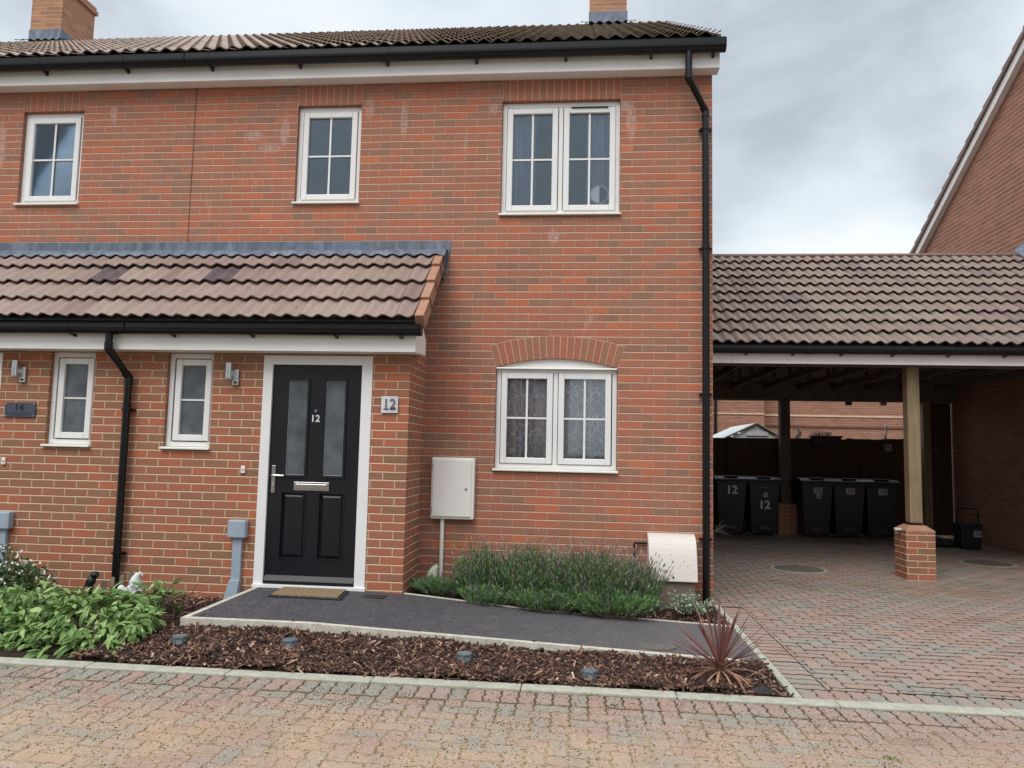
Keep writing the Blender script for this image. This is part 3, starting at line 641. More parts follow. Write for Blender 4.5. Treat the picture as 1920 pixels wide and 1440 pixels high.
# --- main eaves
for H, x0, x1, br in ((H12, -5.4, .05, [-5.15, -4.2, -3.28, -2.36, -1.46, -.62, -.02]), (H14, -11.7, -5.4, [-7.95, -7.0, -6.08])):
    f = MB(); f.box(x0, x1, -.15, -.132, 5.205, 5.37); f.box(x0, x1, -.132, 0, 5.205, 5.217)
    if x1 > 0: f.box(.001, .05, -.131, .0, 5.218, 5.36); f.box(.0305, .0495, .0, 9.2, 5.36, 5.40)
    f.build('fascia', M['fascia'], H, bevel=.003)
    gutter(x0 if x0 < -6 else x0, x1+.035 if x1 > 0 else x1, -.15-.075, 5.44, H, .062, .052, br, ends=(x1 > 0), unions=(-3.3, -.75) if x1 > 0 else (-8.5,))
    er, rr = (-.19, 5.475), (4.563, 8.43)
    rf = tile_roof(x0, x1, er, rr, .325, 'roof', M['tile_main'], H, A=.034, rise=.046)
    bk = MB(); bk.quad((x0, 4.563, 8.45), (x1, 4.563, 8.45), (x1, 9.3, 5.48), (x0, 9.3, 5.48)); bk.build('rear_roof_slope', M['tile_main'], rf)
    ridge_row(x0, x1, 4.563, 8.44, rf)
    if x1 > 0:     # verge
        v = MB(); Ls = math.hypot(4.753, 2.955); 
        for s_ in range(17):
            t0, t1 = s_/17, (s_+1)/17; y0_, z0_ = er[0]+4.753*t0, er[1]+2.955*t0; y1_, z1_ = er[0]+4.753*t1, er[1]+2.955*t1
            v.hexa([(.012, y0_, z0_-.08), (.055, y0_, z0_-.08), (.055, y1_, z1_-.08), (.012, y1_, z1_-.08), (.012, y0_, z0_+.052), (.055, y0_, z0_+.052), (.055, y1_, z1_+.018), (.012, y1_, z1_+.018)])
        v.build('verge_tiles', M['tile_main'], rf)
def chimney(H, x0, x1, y0, y1, zb, zt, zl, caps=True):
    c = MB(); c.box(x0, x1, y0, y1, zb, zt); ch = c.build('chimney', M['brick_chimney'], H)
    l = MB(); l.box(x0-.012, x1+.012, y0-.012, y1+.012, zb, zl-.012)
    # stepped side and dressed apron
    vs = []; n = 24
    for i in range(n+1):
        x = x0-.16+(x1-x0+.32)*i/n; wv = .02*math.sin(i*1.7); vs += [(x, y0-.012, zl-.19), (x, y0-.16, zl-.28+wv)]
    l.add(vs, [(2*i+1, 2*i+3, 2*i+2, 2*i) for i in range(n)])
    for sgn, xx in ((-1, x0), (1, x1)): l.add([(xx, y0-.05, zl-.21), (xx+sgn*.15, y0-.05, zl-.21), (xx+sgn*.15, y0+.16, zl-.075), (xx, y0+.16, zl-.075)], [(0, 1, 2, 3)])
    l.build('lead_flashing', M['lead'], ch)
    k_ = MB(); k_.box(x0-.04, x1+.04, y0-.04, y1+.04, zt-.0, zt+.07); k_.box(x0-.015, x1+.015, y0-.015, y1+.015, zt+.07, zt+.14); k_.build('chimney_cap', M['brick_chimney'], ch)
    for px_ in (x0+.16, x1-.16):
        p = MB(); p.lathe([(.11, 0), (.10, .25), (.12, .28), (.12, .32), (.08, .32)], ((px_), (y0+y1)/2, zt+.14), 16); p.build('chimney_pot', M['cant'], ch)
chimney(H12, -1.215, -.612, 4.40, 5.25, 8.1, 9.55, 8.62)
chimney(H14, -11.08, -10.5, 4.45, 5.30, 8.1, 9.42, 8.66)
# --- porch roof (shared run, split at the joint)
E0, R0 = (-.905, 2.535), (-.012, 3.388)
for H, x0, x1, br, dk in ((H12, -5.4, -2.74, [-4.98, -4.23, -3.45, -2.86], None), (H14, -8.7, -5.4, [-5.95, -6.75], None)):
    f = MB(); f.box(x0, x1+.005, -.86, -.84, 2.268, 2.425); f.box(x0, x1, -.84, PY, 2.268, 2.278)
    if H is H12:
        f.prism_x([(-.839, 2.269), (-.42, 2.292), (-.42, 2.44), (-.66, 2.62), (-.839, 2.424)], -2.76, -2.736)
    f.build('fascia', M['fascia'], H, bevel=.003)
    gutter(x0, x1+.065 if H is H12 else x1, -.862-.062, 2.492, H, .054, .034, br, ends=(H is H12), unions=(-5.55,) if H is H14 else ())
    dkt = [(-5.4+.292*1.5-.001, 2)] if H is H12 else [(-5.4-.292*2.5, 2)]
    tile_roof(x0, x1, E0, R0, .305, 'porch_roof', M['tile'], H, A=.030, rise=.050, dark=dkt)
    # end wall above return (cheek below tiles)
    fl = MB(); n = 90; vs = []; xe = x1+.14 if H is H12 else x1
    fl.box(x0, xe, -.006, .01, 3.435, 3.522)
    for i in range(n+1):
        x = x0+(xe-x0-(.03 if H is H12 else 0))*i/n; wv = wave((x/PER) % 1., .024); jj = .004*math.sin(x*7)+.003*math.sin(x*19)
        vs += [(x, -.007, 3.437), (x, -.105, 3.392+jj), (x, -.152, 3.330+wv)]
    for i in range(n):
        fl.add([], []); b_ = 3*i
    fl.add(vs, [(3*i+1, 3*i+4, 3*i+3, 3*i) for i in range(n)]+[(3*i+2, 3*i+5, 3*i+4, 3*i+1) for i in range(n)])
    if H is H12: fl.add([(xe-.03, -.007, 3.437), (xe-.03, -.15, 3.33), (xe-.06, -.16, 3.18), (xe-.06, -.01, 3.10), (xe, -.008, 3.437)], [(0, 1, 2, 3), (4, 0, 3)])
    fl.build('lead_flashing', M['lead'], H)
# verge units of the porch
for k_ in range(4):
    s0, s1 = k_*.305-.0, (k_+1)*.305+.045; dy, dz = .7231, .6907; ny, nz = -.6907, .7231
    def P(s_, n_, x): return (x, E0[0]+dy*s_+ny*n_, E0[1]+dz*s_+nz*n_)
    mb = MB(); h0, h1, b0, b1 = .066, .034, -.075, -.098
    mb.hexa([P(s0, b0, -2.735), P(s0, b0, -2.652), P(s1, b1, -2.652), P(s1, b1, -2.735), P(s0, h0, -2.735), P(s0, h0, -2.652), P(s1, h1, -2.652), P(s1, h1, -2.735)])
    mb.build('verge_tile', M['cant'], H12, bevel=.004)
# --- downpipes
downpipe(H12, [(-.262, -.225, 5.36), (-.262, -.225, 5.07), (-.075, -.065, 4.80), (-.075, -.065, .02)], [(-.075, -.065, z) for z in (4.62, 3.42, 1.99, .62)])
downpipe(H14, [(-5.575, -.924, 2.42), (-5.575, -.924, 2.27), (-5.478, PY-.06, 2.02), (-5.478, PY-.06, .03)], [(-5.478, PY-.06, 1.72), (-5.478, PY-.06, .40)])
# --- curtains and things in windows
curtain(-2.03, -1.76, 3.82, 4.95, .13, M['curtain_blue'], 'blue-grey curtain at the left of the wide upper window', 3)
curtain(-1.24, -.98, 3.82, 4.95, .13, M['curtain_blue'], 'blue-grey curtain at the right of the wide upper window', 3)
curtain(-2.04, -.98, 1.27, 2.2, .105, M['curtain_net'], 'pale net curtain with wavy line pattern in the ground floor window', 7, .012)
curtain(-7.33, -7.05, 3.98, 4.92, .13, M['curtain_grey'], 'grey curtain inside the upper window of the left house', 2)
mr = MB(); mr.tube([(-1.108, .072, 4.015), (-1.108, .080, 4.015)], .092, 32); rim = empty('round_mirror', (-1.108, .12, 3.92), 'round white-faced mirror standing in the wide upper window', 'mirror')
mm = MB(); n = 32; mm.add([(-1.108+.082*math.sin(PI*i/n-PI), .0725, 4.015+.082*math.cos(PI*i/n-PI)) for i in range(n+1)], [tuple(range(n+1))]); mm.build('bright_face', simple('mirror_white', (.88, .88, .88, 1), .4, .01), rim)
mm = MB(); pr_ = [(-1.108+.09*math.cos(2*PI*i/40), .074, 4.015+.09*math.sin(2*PI*i/40)) for i in range(41)]; mm.tube(pr_, .006, 8); mm.build('rim', M['upvc'], rim)
mm = MB(); mm.tube([(-1.108, .076, 4.015), (-1.108, .080, 4.015)], .088, 32); mm.build('glass_face', M['darkroom'], rim); bpy.data.objects.remove(mr.build('x', M['iron'])) if False else None
# ================================================================== THINGS ON THE WALLS
def wall_lamp(x, z, label):
    t = empty('wall_lamp', (x, PY, z), label, 'wall lamp', 'steel sensor lamps on the porch walls')
    b = MB(); b.box(x-.006, x+.052, PY-.03, PY-.001, z-.055, z+.09); b.build('back_plate', M['chrome'], t, bevel=.003)
    s = MB(); s.tube([(x+.022, PY-.03, z-.03), (x+.022, PY-.042, z-.03)], .012, 12); s.build('sensor', M['digit_dark'], t)
    l = MB(); l.lathe([(.028, 0), (.030, .002), (.030, .148), (.028, .15)], (x-.028, PY-.062, z+.0), 20); l.box(x-.03, x+.0, PY-.05, PY-.02, z+.03, z+.07); l.build('cylinder_shade', M['chrome'], t)
    l = MB(); l.lathe([(.025, -.004), (.025, .0)], (x-.028, PY-.062, z), 16); l.build('lens', M['acrylic'], t)
wall_lamp(-4.478, 2.02, 'steel cylinder lamp between the slim window and the black door')
wall_lamp(-6.592, 2.02, 'steel cylinder lamp above the dark number 14 plate')
t = empty('house_number_plate', (-2.992, PY, 1.73), 'clear square plate reading 12 right of the black door', 'house number')
b = MB(); b.box(-3.070, -2.915, PY-.02, PY-.012, 1.732, 1.882); b.build('plate', M['acrylic'], t, bevel=.002)
b = MB(); b.box(-3.066, -2.919, PY-.012, PY-.001, 1.736, 1.74); b.box(-3.066, -2.919, PY-.0205, PY-.0195, 1.766, 1.769); b.build('shadow_line', M['digit_grey'], t)
text_mb('12', .125, (-2.993, PY-.026, 1.812), .01, 1.0).build('digits', M['digit_grey'], t)
b = MB(); b.box(-3.045, -3.0, PY-.03, PY-.0205, 1.765, 1.771); b.box(-2.985, -2.94, PY-.03, PY-.0205, 1.765, 1.771); b.build('digit_feet', M['digit_dark'], t)
t = empty('house_number_plate', (-6.575, PY, 1.63), 'dark slate plate reading 14 on the left porch wall', 'house number')
b = MB(); b.box(-6.735, -6.42, PY-.016, PY-.008, 1.632, 1.772); b.build('plate', M['slate'], t, bevel=.006)
text_mb('14', .085, (-6.585, PY-.018, 1.722), .004, 1.2).build('digits', M['digit_dark'], t)
b = MB(); b.box(-6.71, -6.45, PY-.0175, PY-.016, 1.668, 1.672); b.box(-6.66, -6.50, PY-.0175, PY-.016, 1.652, 1.657); b.build('small_line', M['digit_dark'], t)
for x in (-6.72, -6.435):
    for z in (1.646, 1.758): b = MB(); b.tube([(x, PY-.001, z), (x, PY-.02, z)], .006, 10); b.build('fixing_stud', M['chrome'], t)
def bell(x, z, label):
    t = empty('doorbell', (x, PY, z), label, 'doorbell', 'cream doorbell pushes')
    b = MB(); b.box(x-.02, x+.02, PY-.018, PY-.001, z-.034, z+.034); b.build('case', M['sill'], t, bevel=.005)
    b = MB(); b.tube([(x, PY-.016, z), (x, PY-.022, z)], .009, 12); b.build('push_button', M['label'], t)
bell(-4.345, 1.19, 'cream doorbell beside the white frame of the black door'); bell(-6.706, 1.215, 'cream doorbell at the far left of the wall')
def cable_box(x, z, label):
    t = empty('cable_box', (x, PY, 0), label, 'cable box', 'grey cable boxes on the porch walls')
    b = MB(); b.box(x-.085, x+.085, PY-.075, PY-.001, z-.16, z); b.build('box', M['grey'], t, bevel=.012)
    b = MB(); b.prism_x([(PY-.05, .04), (PY-.001, .04), (PY-.001, z-.16), (PY-.04, z-.16), (PY-.04, .22)], x-.045, x+.040); b.build('cable_cover', M['grey'], t, bevel=.005)
    b = MB(); b.hexa([(x-.09, PY-.075, .02), (x+.03, PY-.075, .02), (x+.03, PY-.002, .02), (x-.09, PY-.002, .02), (x-.05, PY-.06, .2), (x+.045, PY-.06, .2), (x+.045, PY-.002, .2), (x-.05, PY-.002, .2)]); b.build('foot_cover', M['grey'], t, bevel=.004)
cable_box(-4.35, .735, 'grey cable box left of the black door'); cable_box(-6.64, .745, 'grey cable box at the left edge above the flowering shrub')
t = empty('meter_box', (-2.5, 0, .74), 'white electricity meter box in the corner beside the porch', 'meter box')
b = MB(); b.box(-2.715, -2.288, -.075, -.001, .738, 1.335); b.build('case', M['meter'], t, bevel=.012)
b = MB(); b.box(-2.695, -2.315, -.088, -.074, .765, 1.312); bm = b.build('door', M['meter'], t, bevel=.004)
b = MB(); b.box(-2.375, -2.355, -.093, -.087, 1.02, 1.04); b.build('lock', M['gasbase'], bm)
for z in (.83, 1.245): b = MB(); b.box(-2.712, -2.696, -.082, -.075, z-.02, z+.02); b.build('hinge', M['label'], t)
b = MB(); b.tube([(-2.60, -.03, .738), (-2.60, -.03, .06)], .020, 12); b.build('cable_duct', M['meter'], t)
t = empty('gas_meter_box', (-.4, 0, 0), 'speckled cream gas meter box low on the wall by the downpipe', 'meter box')
prof = [(-.001, .66)]+[(-.16-.17*math.sin(a), .42+.235*math.cos(a)) for a in [0, .25, .5, .75, 1.0, 1.25]]+[(-.345, .25), (-.001, .25)]
b = MB(); b.prism_x([(-.001, .665), (-.05, .660), (-.095, .645), (-.13, .62), (-.158, .585), (-.18, .54), (-.198, .49), (-.214, .43), (-.23, .36), (-.25, .25), (-.001, .25)], -.62, -.178); b.build('lid', M['gasbox'], t, bevel=.008)
b = MB(); b.box(-.595, -.20, -.215, -.001, .0, .249); b.build('base', M['gasbase'], t)
b = MB(); b.tube([(-.40, -.236, .29), (-.40, -.252, .29)], .009, 10); b.build('lock', M['iron'], t)
b = MB(); b.tube([(-.60, -.03, .565), (-.735, -.03, .565), (-.74, -.03, .55), (-.74, -.03, .10)], .011, 8); b.build('gas_pipe', M['iron'], t)

# ================================================================== GROUND
g = MB(); g.quad((-300, -300, -.03), (300, -300, -.03), (300, 300, -.03), (-300, 300, -.03)); tag(g.build('ground', M['far_ground']), kind='structure')
g = MB(); g.quad((-14, -8, -.009), (14, -8, -.009), (14, 7.6, -.009), (-14, 7.6, -.009)); tag(g.build('paving_bed', M['joint']), kind='structure')
g = MB(); g.quad((-14, -8, -.0016), (14, -8, -.0022), (14, -2.78, -.0040), (-14, -2.78, -.0034)); tag(g.build('joint_fill', M['joint']), kind='structure')
def block_template(w, h, x, y, a=.0062, gap=.0046, ch=.004):
    pts = []; st = .025
    def edge(p, q):
        n = int(round(math.hypot(q[0]-p[0], q[1]-p[1])/st)); return [(p[0]+(q[0]-p[0])*i/n, p[1]+(q[1]-p[1])*i/n) for i in range(n)]
    c = [(x, y), (x+w, y), (x+w, y+h), (x, y+h)]
    for i in range(4): pts += edge(c[i], c[(i+1) % 4])
    cx, cy = x+w/2, y+h/2; o = []
    for k_ in (0, 1):
        ins = gap if k_ == 0 else gap+ch
        for (px, py) in pts:
            qx = cx+(px-cx)*(1-2*ins/w); qy = cy+(py-cy)*(1-2*ins/h)
            o.append((qx+a*math.sin(2*PI*py/.1), qy+a*math.sin(2*PI*px/.1)))
    return np.array(o), len(pts)
def pave(regions):
    V, Fc, off, MI = [], [], 0, []
    Th, nh = block_template(.2, .1, 0, 0); Tv, nv = block_template(.1, .2, 0, 0)
    for (kind, x0, x1, y0, y1) in regions:
        if kind == 'herring':
            i0, i1, j0, j1 = int(x0/.1)-3, int(x1/.1)+3, int(y0/.1)-3, int(y1/.1)+3
            L_ = [(i*.1, j*.1, 0) for i in range(i0, i1) for j in range(j0, j1) if (i-j) % 4 == 0]+[(i*.1, j*.1, 1) for i in range(i0, i1) for j in range(j0, j1) if (i-j) % 4 == 3]
        elif kind == 'rowx': L_ = [(x0+i*.1, y0, 1) for i in range(int((x1-x0)/.1))]
        else: L_ = [(x0, y0+i*.1, 0) for i in range(int((y1-y0)/.1))]
        for bx, by, o_ in L_:
            T, n = (Tv, nv) if o_ else (Th, nh)
            if kind == 'herring':
                w, h = (.1, .2) if o_ else (.2, .1)
                if min(bx+w, x1)-max(bx, x0) < .025 or min(by+h, y1)-max(by, y0) < .025: continue
            P = T+np.array([bx, by]); P[:, 0] = np.clip(P[:, 0], x0+.002, x1-.002); P[:, 1] = np.clip(P[:, 1], y0+.002, y1-.002)
            dz = random.gauss(0, .0009); tx, ty = random.gauss(0, .008), random.gauss(0, .008); cx, cy = P.mean(0)
            z = dz+(P[:, 0]-cx)*tx+(P[:, 1]-cy)*ty; z[:n] -= .0065
            V.append(np.column_stack([P, z])); Fc += [tuple(off+n+i for i in range(n))]+[(off+i, off+(i+1) % n, off+n+(i+1) % n, off+n+i) for i in range(n)]; off += 2*n
            dx_ = np.abs(P[(np.arange(n)+1) % n, 0]-P[:n, 0]); dy_ = np.abs(P[(np.arange(n)+1) % n, 1]-P[:n, 1]); e_m = 2 if y1 < -2.7 else 1; MI += [0]+[e_m*int(a) for a in (dx_ > dy_)]
    V = np.concatenate(V); me = bpy.data.meshes.new('block_paving'); me.from_pydata(V.tolist(), [], Fc); me.materials.append(M['paving']); me.materials.append(M['joint_dark']); me.materials.append(M['sandy_edge']); me.polygons.foreach_set('material_index', MI); me.update()
    o = bpy.data.objects.new('block_paving', me); S.collection.objects.link(o); return tag(o, kind='structure')
pave([('herring', -8, 7, -6.0, -2.99), ('rowx', -8, 7, -2.985, -2.785), ('rowx', .07, 5.5, -2.655, -2.455), ('rowy', .065, .265, -2.45, .0), ('herring', .2655, 5.5, -2.45, 7.3), ('herring', .0, .2655, .0, 7.3)])
k_ = MB()
def kerb_run(x0, x1, y0, y1, z, L_=.915, ax=0):
    a = x0 if ax == 0 else y0; e_ = x1 if ax == 0 else y1
    while a < e_-.02:
        b = min(a+L_, e_); j = random.uniform(-.003, .003)
        if ax == 0: k_.box(a+.002, b-.002, y0+j, y1+j, -.1, z+random.uniform(-.002, .002))
        else: k_.box(x0+j, x1+j, a+.002, b-.002, -.1, z+random.uniform(-.002, .002))
        a = b
kerb_run(-8, 7, -2.775, -2.665, .012); kerb_run(.002, .058, -2.66, .0, .014, ax=1)
tag(k_.build('kerb', M['kerb'], bevel=.008), kind='structure')
# path: landing then a ramp down to the drive
def pz(x): return .142 if x < -3.2 else .142+(x+3.2)/3.2*(-.130)
xs = [-4.15, -3.2, -2.4, -1.6, -.8, 0.0]
def pback(x): return PY if x < -2.80 else -.66-.24*min(1, (x+2.82)/1.2)
g = MB(); nx = 42; vs = []
for i in range(nx+1):
    x = -4.12+(4.12-.002)*i/nx; zz = pz(x); yb = pback(x)
    vs += [(x, -1.93, -.05), (x, -1.93, zz), (x, -1.45, zz+.004), (x, yb, zz)]
g.add(vs, [(4*i+r, 4*i+4+r, 4*i+5+r, 4*i+1+r) for i in range(nx) for r in range(3)]+[(0, 1, 2, 3)]); tag(g.build('path', M['tarmac']), kind='structure')
g = MB()
def edge_run(p, q, w, hz, n=1):      # edging boards with sloping top; p,q=(x,y)
    for i in range(n):
        a = (p[0]+(q[0]-p[0])*i/n, p[1]+(q[1]-p[1])*i/n); b = (p[0]+(q[0]-p[0])*(i+1)/n, p[1]+(q[1]-p[1])*(i+1)/n)
        d = Vector((b[0]-a[0], b[1]-a[1], 0)).normalized(); s_ = Vector((-d.y, d.x, 0))*w; za, zb = pz(a[0])+hz, pz(b[0])+hz
        g.hexa([(a[0], a[1], -.1), (b[0], b[1], -.1), (b[0]+s_.x, b[1]+s_.y, -.1), (a[0]+s_.x, a[1]+s_.y, -.1), (a[0], a[1], za), (b[0], b[1], zb), (b[0]+s_.x, b[1]+s_.y, zb), (a[0]+s_.x, a[1]+s_.y, za)])
edge_run((-4.165, -1.975), (-3.2, -1.975), .045, .006, 1); edge_run((-3.2, -1.975), (-.02, -1.975), .045, .006, 3)
edge_run((-4.12, -1.93), (-4.12, PY-.002), .045, .006, 1)
edge_run((-2.82, -.66), (-1.62, -.90), .03, .006, 2); edge_run((-1.62, -.90), (-.0, -.90), .03, .006, 2)
tag(g.build('path_edging', M['edging'], bevel=.003), kind='structure')
# beds
g = MB(); nx = 60
def bedz(x, y):
    k2 = min(1, max(0, (y+2.66)/.6)); return .02+.010*math.sin(x*5+y*3)+.008*math.sin(x*11-y*7)+k2*max(0, (pz(x)-.055)*.75)*(1 if x > -4.6 else .3)
vs = []
for j in range(9):
    for i in range(nx+1):
        x = -8+(8-.005)*i/nx; y = -2.668+(.700)*j/8; vs.append((x, y, bedz(x, y)-.010 if 0 < j else .0))
g.add(vs, [(j*(nx+1)+i, j*(nx+1)+i+1, (j+1)*(nx+1)+i+1, (j+1)*(nx+1)+i) for j in range(8) for i in range(nx)])
g.quad((-8, -1.97, .02), (-4.15, -1.97, .02), (-4.15, PY, .02), (-8, PY, .02)); g.quad((-2.82, -.92, .012), (-.004, -.92, -.005), (-.004, 0, -.005), (-2.82, 0, .012))
g.quad((-2.82, -.70, .10), (-2.0, -.86, .07), (-2.0, 0, .06), (-2.82, 0, .11))
tag(g.build('soil', M['soil']), kind='structure')
# bark mulch
def chips(areas, name='bark_mulch'):
    V, Fc, off = [], [], 0
    for (x0, x1, y0, y1, n, zf) in areas:
        for _ in range(n):
            x, y = random.uniform(x0, x1), random.uniform(y0, y1); Ln = random.choice((.008, .012, .018, .025, .035, .055))*random.uniform(.6, 1.1); wd = random.uniform(.003, .009); th = random.uniform(.0015, .004)
            a = random.uniform(0, PI); tl = random.gauss(0, .35); rl = random.gauss(0, .5)
            Rm = Matrix.Rotation(a, 3, 'Z') @ Matrix.Rotation(tl, 3, 'Y') @ Matrix.Rotation(rl, 3, 'X'); z = zf(x, y)+random.uniform(0, .014)
            t_ = random.uniform(.3, .9)
            pts = [(-Ln, -wd*t_, -th), (Ln, -wd, -th), (Ln*.9, wd, -th), (-Ln*.85, wd*t_, -th), (-Ln, -wd*t_, th), (Ln, -wd, th), (Ln*.9, wd, th), (-Ln*.85, wd*t_, th)]
            V += [tuple((Rm @ Vector(p))+Vector((x, y, z))) for p in pts]; Fc += [tuple(off+i for i in f) for f in ((4, 5, 6, 7), (0, 1, 5, 4), (1, 2, 6, 5), (2, 3, 7, 6), (3, 0, 4, 7))]; off += 8
    me = bpy.data.meshes.new(name); me.from_pydata(V, [], Fc); me.materials.append(M['chips']); me.update(); o = bpy.data.objects.new(name, me); S.collection.objects.link(o); return o
o = chips([(-4.5, -.03, -2.655, -1.985, 22000, bedz), (-4.9, -4.2, -2.0, -.72, 1800, lambda x, y: .022), (-.72, -.02, -.88, -.5, 500, lambda x, y: .004), (-3.9, .0, -2.68, -2.65, 120, lambda x, y: .015), (-4.1, -.1, -1.97, -1.90, 6, lambda x, y: pz(x)+.003)])
tag(o, 'reddish brown bark chippings covering the bed before the ramp', 'bark mulch', kind='stuff')
# loose grit and seeds on the front paving
V, Fc, off = [], [], 0
for _ in range(26000):
    x = random.uniform(-5.2, 3.0); y = -2.8-abs(random.gauss(0, .9)); 
    if y < -5 or (x > .3 and random.random() < .6): continue
    s_ = random.uniform(.0012, .0036); a = random.uniform(0, PI); l_ = s_*random.uniform(1, 3)
    ca, sa = math.cos(a), math.sin(a); V += [(x+ca*l_, y+sa*l_, .0005), (x-sa*s_, y+ca*s_, .001), (x-ca*l_, y-sa*l_, .0005), (x+sa*s_, y-ca*s_, .001), (x, y, .0005+s_)]
    Fc += [(off, off+1, off+4), (off+1, off+2, off+4), (off+2, off+3, off+4), (off+3, off, off+4)]; off += 5
me = bpy.data.meshes.new('grit'); me.from_pydata(V, [], Fc); me.materials.append(island('tan_grit', [(0, col(48, 40, 34)), (.45, col(84, 68, 54)), (.6, col(150, 126, 98)), (1, col(214, 194, 160))], .9)); o = bpy.data.objects.new('grit', me); S.collection.objects.link(o)
tag(o, 'tan grit and fallen seeds scattered over the block paving', 'grit', kind='stuff')

# ================================================================== PLANTS
def leaf_pts(L_, w, droop, fold=.25, n=4):
    """leaf along +x, returns verts rows (left, mid, right)"""
    vs = []
    for i in range(n+1):
        t_ = i/n; ww = w*math.sin(PI*min(1, t_*.92+.08))**.8; x = L_*t_; z = -droop*L_*t_*t_
        vs += [(x, -ww, z+fold*ww), (x, 0, z), (x, ww, z+fold*ww)]
    fs = [(3*i+a, 3*i+3+a, 3*i+4+a, 3*i+1+a) for i in range(n) for a in (0, 1)]
    return [Vector(v) for v in vs], fs
def scatter_leaves(mb, samples, m_=0):
    for p, d, L_, w, dr, fo, n in samples:
        vs, fs = leaf_pts(L_, w, dr, fo, n); x = Vector(d).normalized(); up = Vector((0, 0, 1)); y = up.cross(x)
        if y.length < .05: y = Vector((random.uniform(-1, 1), random.uniform(-1, 1), 0))
        y.normalize(); z = x.cross(y); ro = random.gauss(0, .35); y, z = y*math.cos(ro)+z*math.sin(ro), z*math.cos(ro)-y*math.sin(ro)
        P = Vector(p); mb.add([P+x*v.x+y*v.y+z*v.z for v in vs], fs, m_)
def rd(): 
    v = Vector((random.gauss(0, 1), random.gauss(0, 1), random.gauss(0, 1))); return v.normalized()
def clump_shell(cs, n, inner=.7):
    out = []
    tot = sum(c[3]*c[4] for c in cs)
    for c in cs:
        for _ in range(int(n*c[3]*c[4]/tot)):
            d = rd(); d.z = abs(d.z)*1.0-.12; k2 = random.uniform(inner, 1.0)
            p = Vector((c[0]+d.x*c[3]*k2, c[1]+d.y*c[4]*k2, max(c[2]+d.z*c[5]*k2, .01))); out.append((p, d))
    return out
# sage
sg = empty('sage_bush', (-4.7, -2.0, 0), 'broad low sage bush with big light green leaves spilling to the kerb', 'bush')
cs = [(-4.75, -2.1, .02, .62, .52, .36), (-5.35, -2.0, .02, .55, .5, .36), (-4.28, -2.15, .02, .36, .42, .27), (-4.6, -1.55, .02, .5, .35, .32), (-5.9, -2.0, .02, .5, .5, .32), (-4.45, -2.36, 0, .30, .24, .24), (-4.3, -1.75, .02, .32, .3, .27)]
mb = MB(); smp = []
for p, d in clump_shell(cs, 2100, .66):
    if p.y < -2.72: p.y = random.uniform(-2.72, -2.5)
    if p.x > (-4.22 if p.y < -2.2 else -4.22-.30*min(1, (p.y+2.2)/.5)): continue
    a = Vector((d.x, d.y, random.uniform(-.55, .45) if d.z < .75 else random.uniform(-.1, .6)))+rd()*.35
    for q in range(random.choice((2, 3, 3))):
        dd = a+rd()*.55; smp.append((p, dd, random.choice((.6, .8, 1, 1))*random.uniform(.055, .10), random.uniform(.010, .023), random.uniform(.2, .95), random.uniform(.05, .3), 5))
scatter_leaves(mb, smp); mb.build('leaves', M['sage'], sg)
mb = MB()
for _ in range(120):
    c = random.choice(cs); x, y = min(c[0]+random.gauss(0, c[3]*.3), -4.5), c[1]+random.gauss(0, c[4]*.25); mb.tube([(x, y, .0), (x+random.gauss(0, .08), y+random.gauss(0, .08), c[5]*.5), (x+random.gauss(0, .12), y+random.gauss(0, .12), c[5]*.9)], [.004, .003, .0015], 5)
mb.build('stems', M['twig'], sg)
def blade(mb, p, d, L_, w, bend=0., m_=0):
    d = Vector(d).normalized(); s_ = d.cross(Vector((random.uniform(-1, 1), random.uniform(-1, 1), random.uniform(-.3, .3)))).normalized()*w; P = Vector(p); mid = P+d*L_*.5; tip = P+d*L_+Vector((0, 0, -bend*L_))
    mb.add([P-s_*.6, P+s_*.6, mid+s_, mid-s_, tip], [(0, 1, 2, 3), (3, 2, 4)], m_)
def lavender(name, cx, cy, rx, ry, h, ns, label, grey=.45, zb=.03, heads=.35):
    t = empty('lavender_bush', (cx, cy, zb), label, 'bush', 'lavender bushes along the wall'); lf, st, hd_ = MB(), MB(), MB()
    for _ in range(ns):
        a = random.uniform(0, 2*PI); r = math.sqrt(random.random()); bx, by = cx+math.cos(a)*r*rx*.45, cy+math.sin(a)*r*ry*.45
        ex, ey = cx+math.cos(a)*r*rx*1.02+random.gauss(0, .02), cy+math.sin(a)*r*ry*1.02+random.gauss(0, .02); hz = h*(.42+.58*math.sqrt(max(0, 1-r*r*.85)))*random.uniform(.7, 1.06)
        b = Vector((bx, by, zb)); e_ = Vector((ex, ey, zb+hz)); d = (e_-b).normalized(); Ls = (e_-b).length
        if e_.y > -.02: e_.y = -.02
        st.tube([b, b.lerp(e_, .5)+Vector((0, 0, -.01)), e_], [.0022, .0016, .001], 3)
        gm = 1 if random.random() < grey else 0
        for q in range(22):
            f_2 = random.uniform(.25, 1.)**.8; P = b.lerp(e_, f_2); dd = d*.9+rd()*.62+Vector((0, 0, .25)); blade(lf, P, dd, random.uniform(.022, .055), random.uniform(.0018, .0036), 0, gm)
        if random.random() < heads:
            tip = e_+d*random.uniform(.03, .13)+rd()*.015
            if tip.y > -.015: tip.y = -.015
            st.tube([e_, tip], [.0009, .0007], 3)
            hd_.tube([tip-d*.012, tip, tip+d*.014, tip+d*.024], [.002, .0045, .004, .001], 5)
    lf.build('foliage', [M['lav'], M['lav_grey']], t); st.build('stems', M['twig'], t)
    if hd_.v: tag(hd_.build('flower_heads', M['lav_head'], t), kind='stuff')
lavender('a', -2.14, -.48, .27, .30, .46, 330, 'small upright lavender bush nearest the meter box', zb=.06)
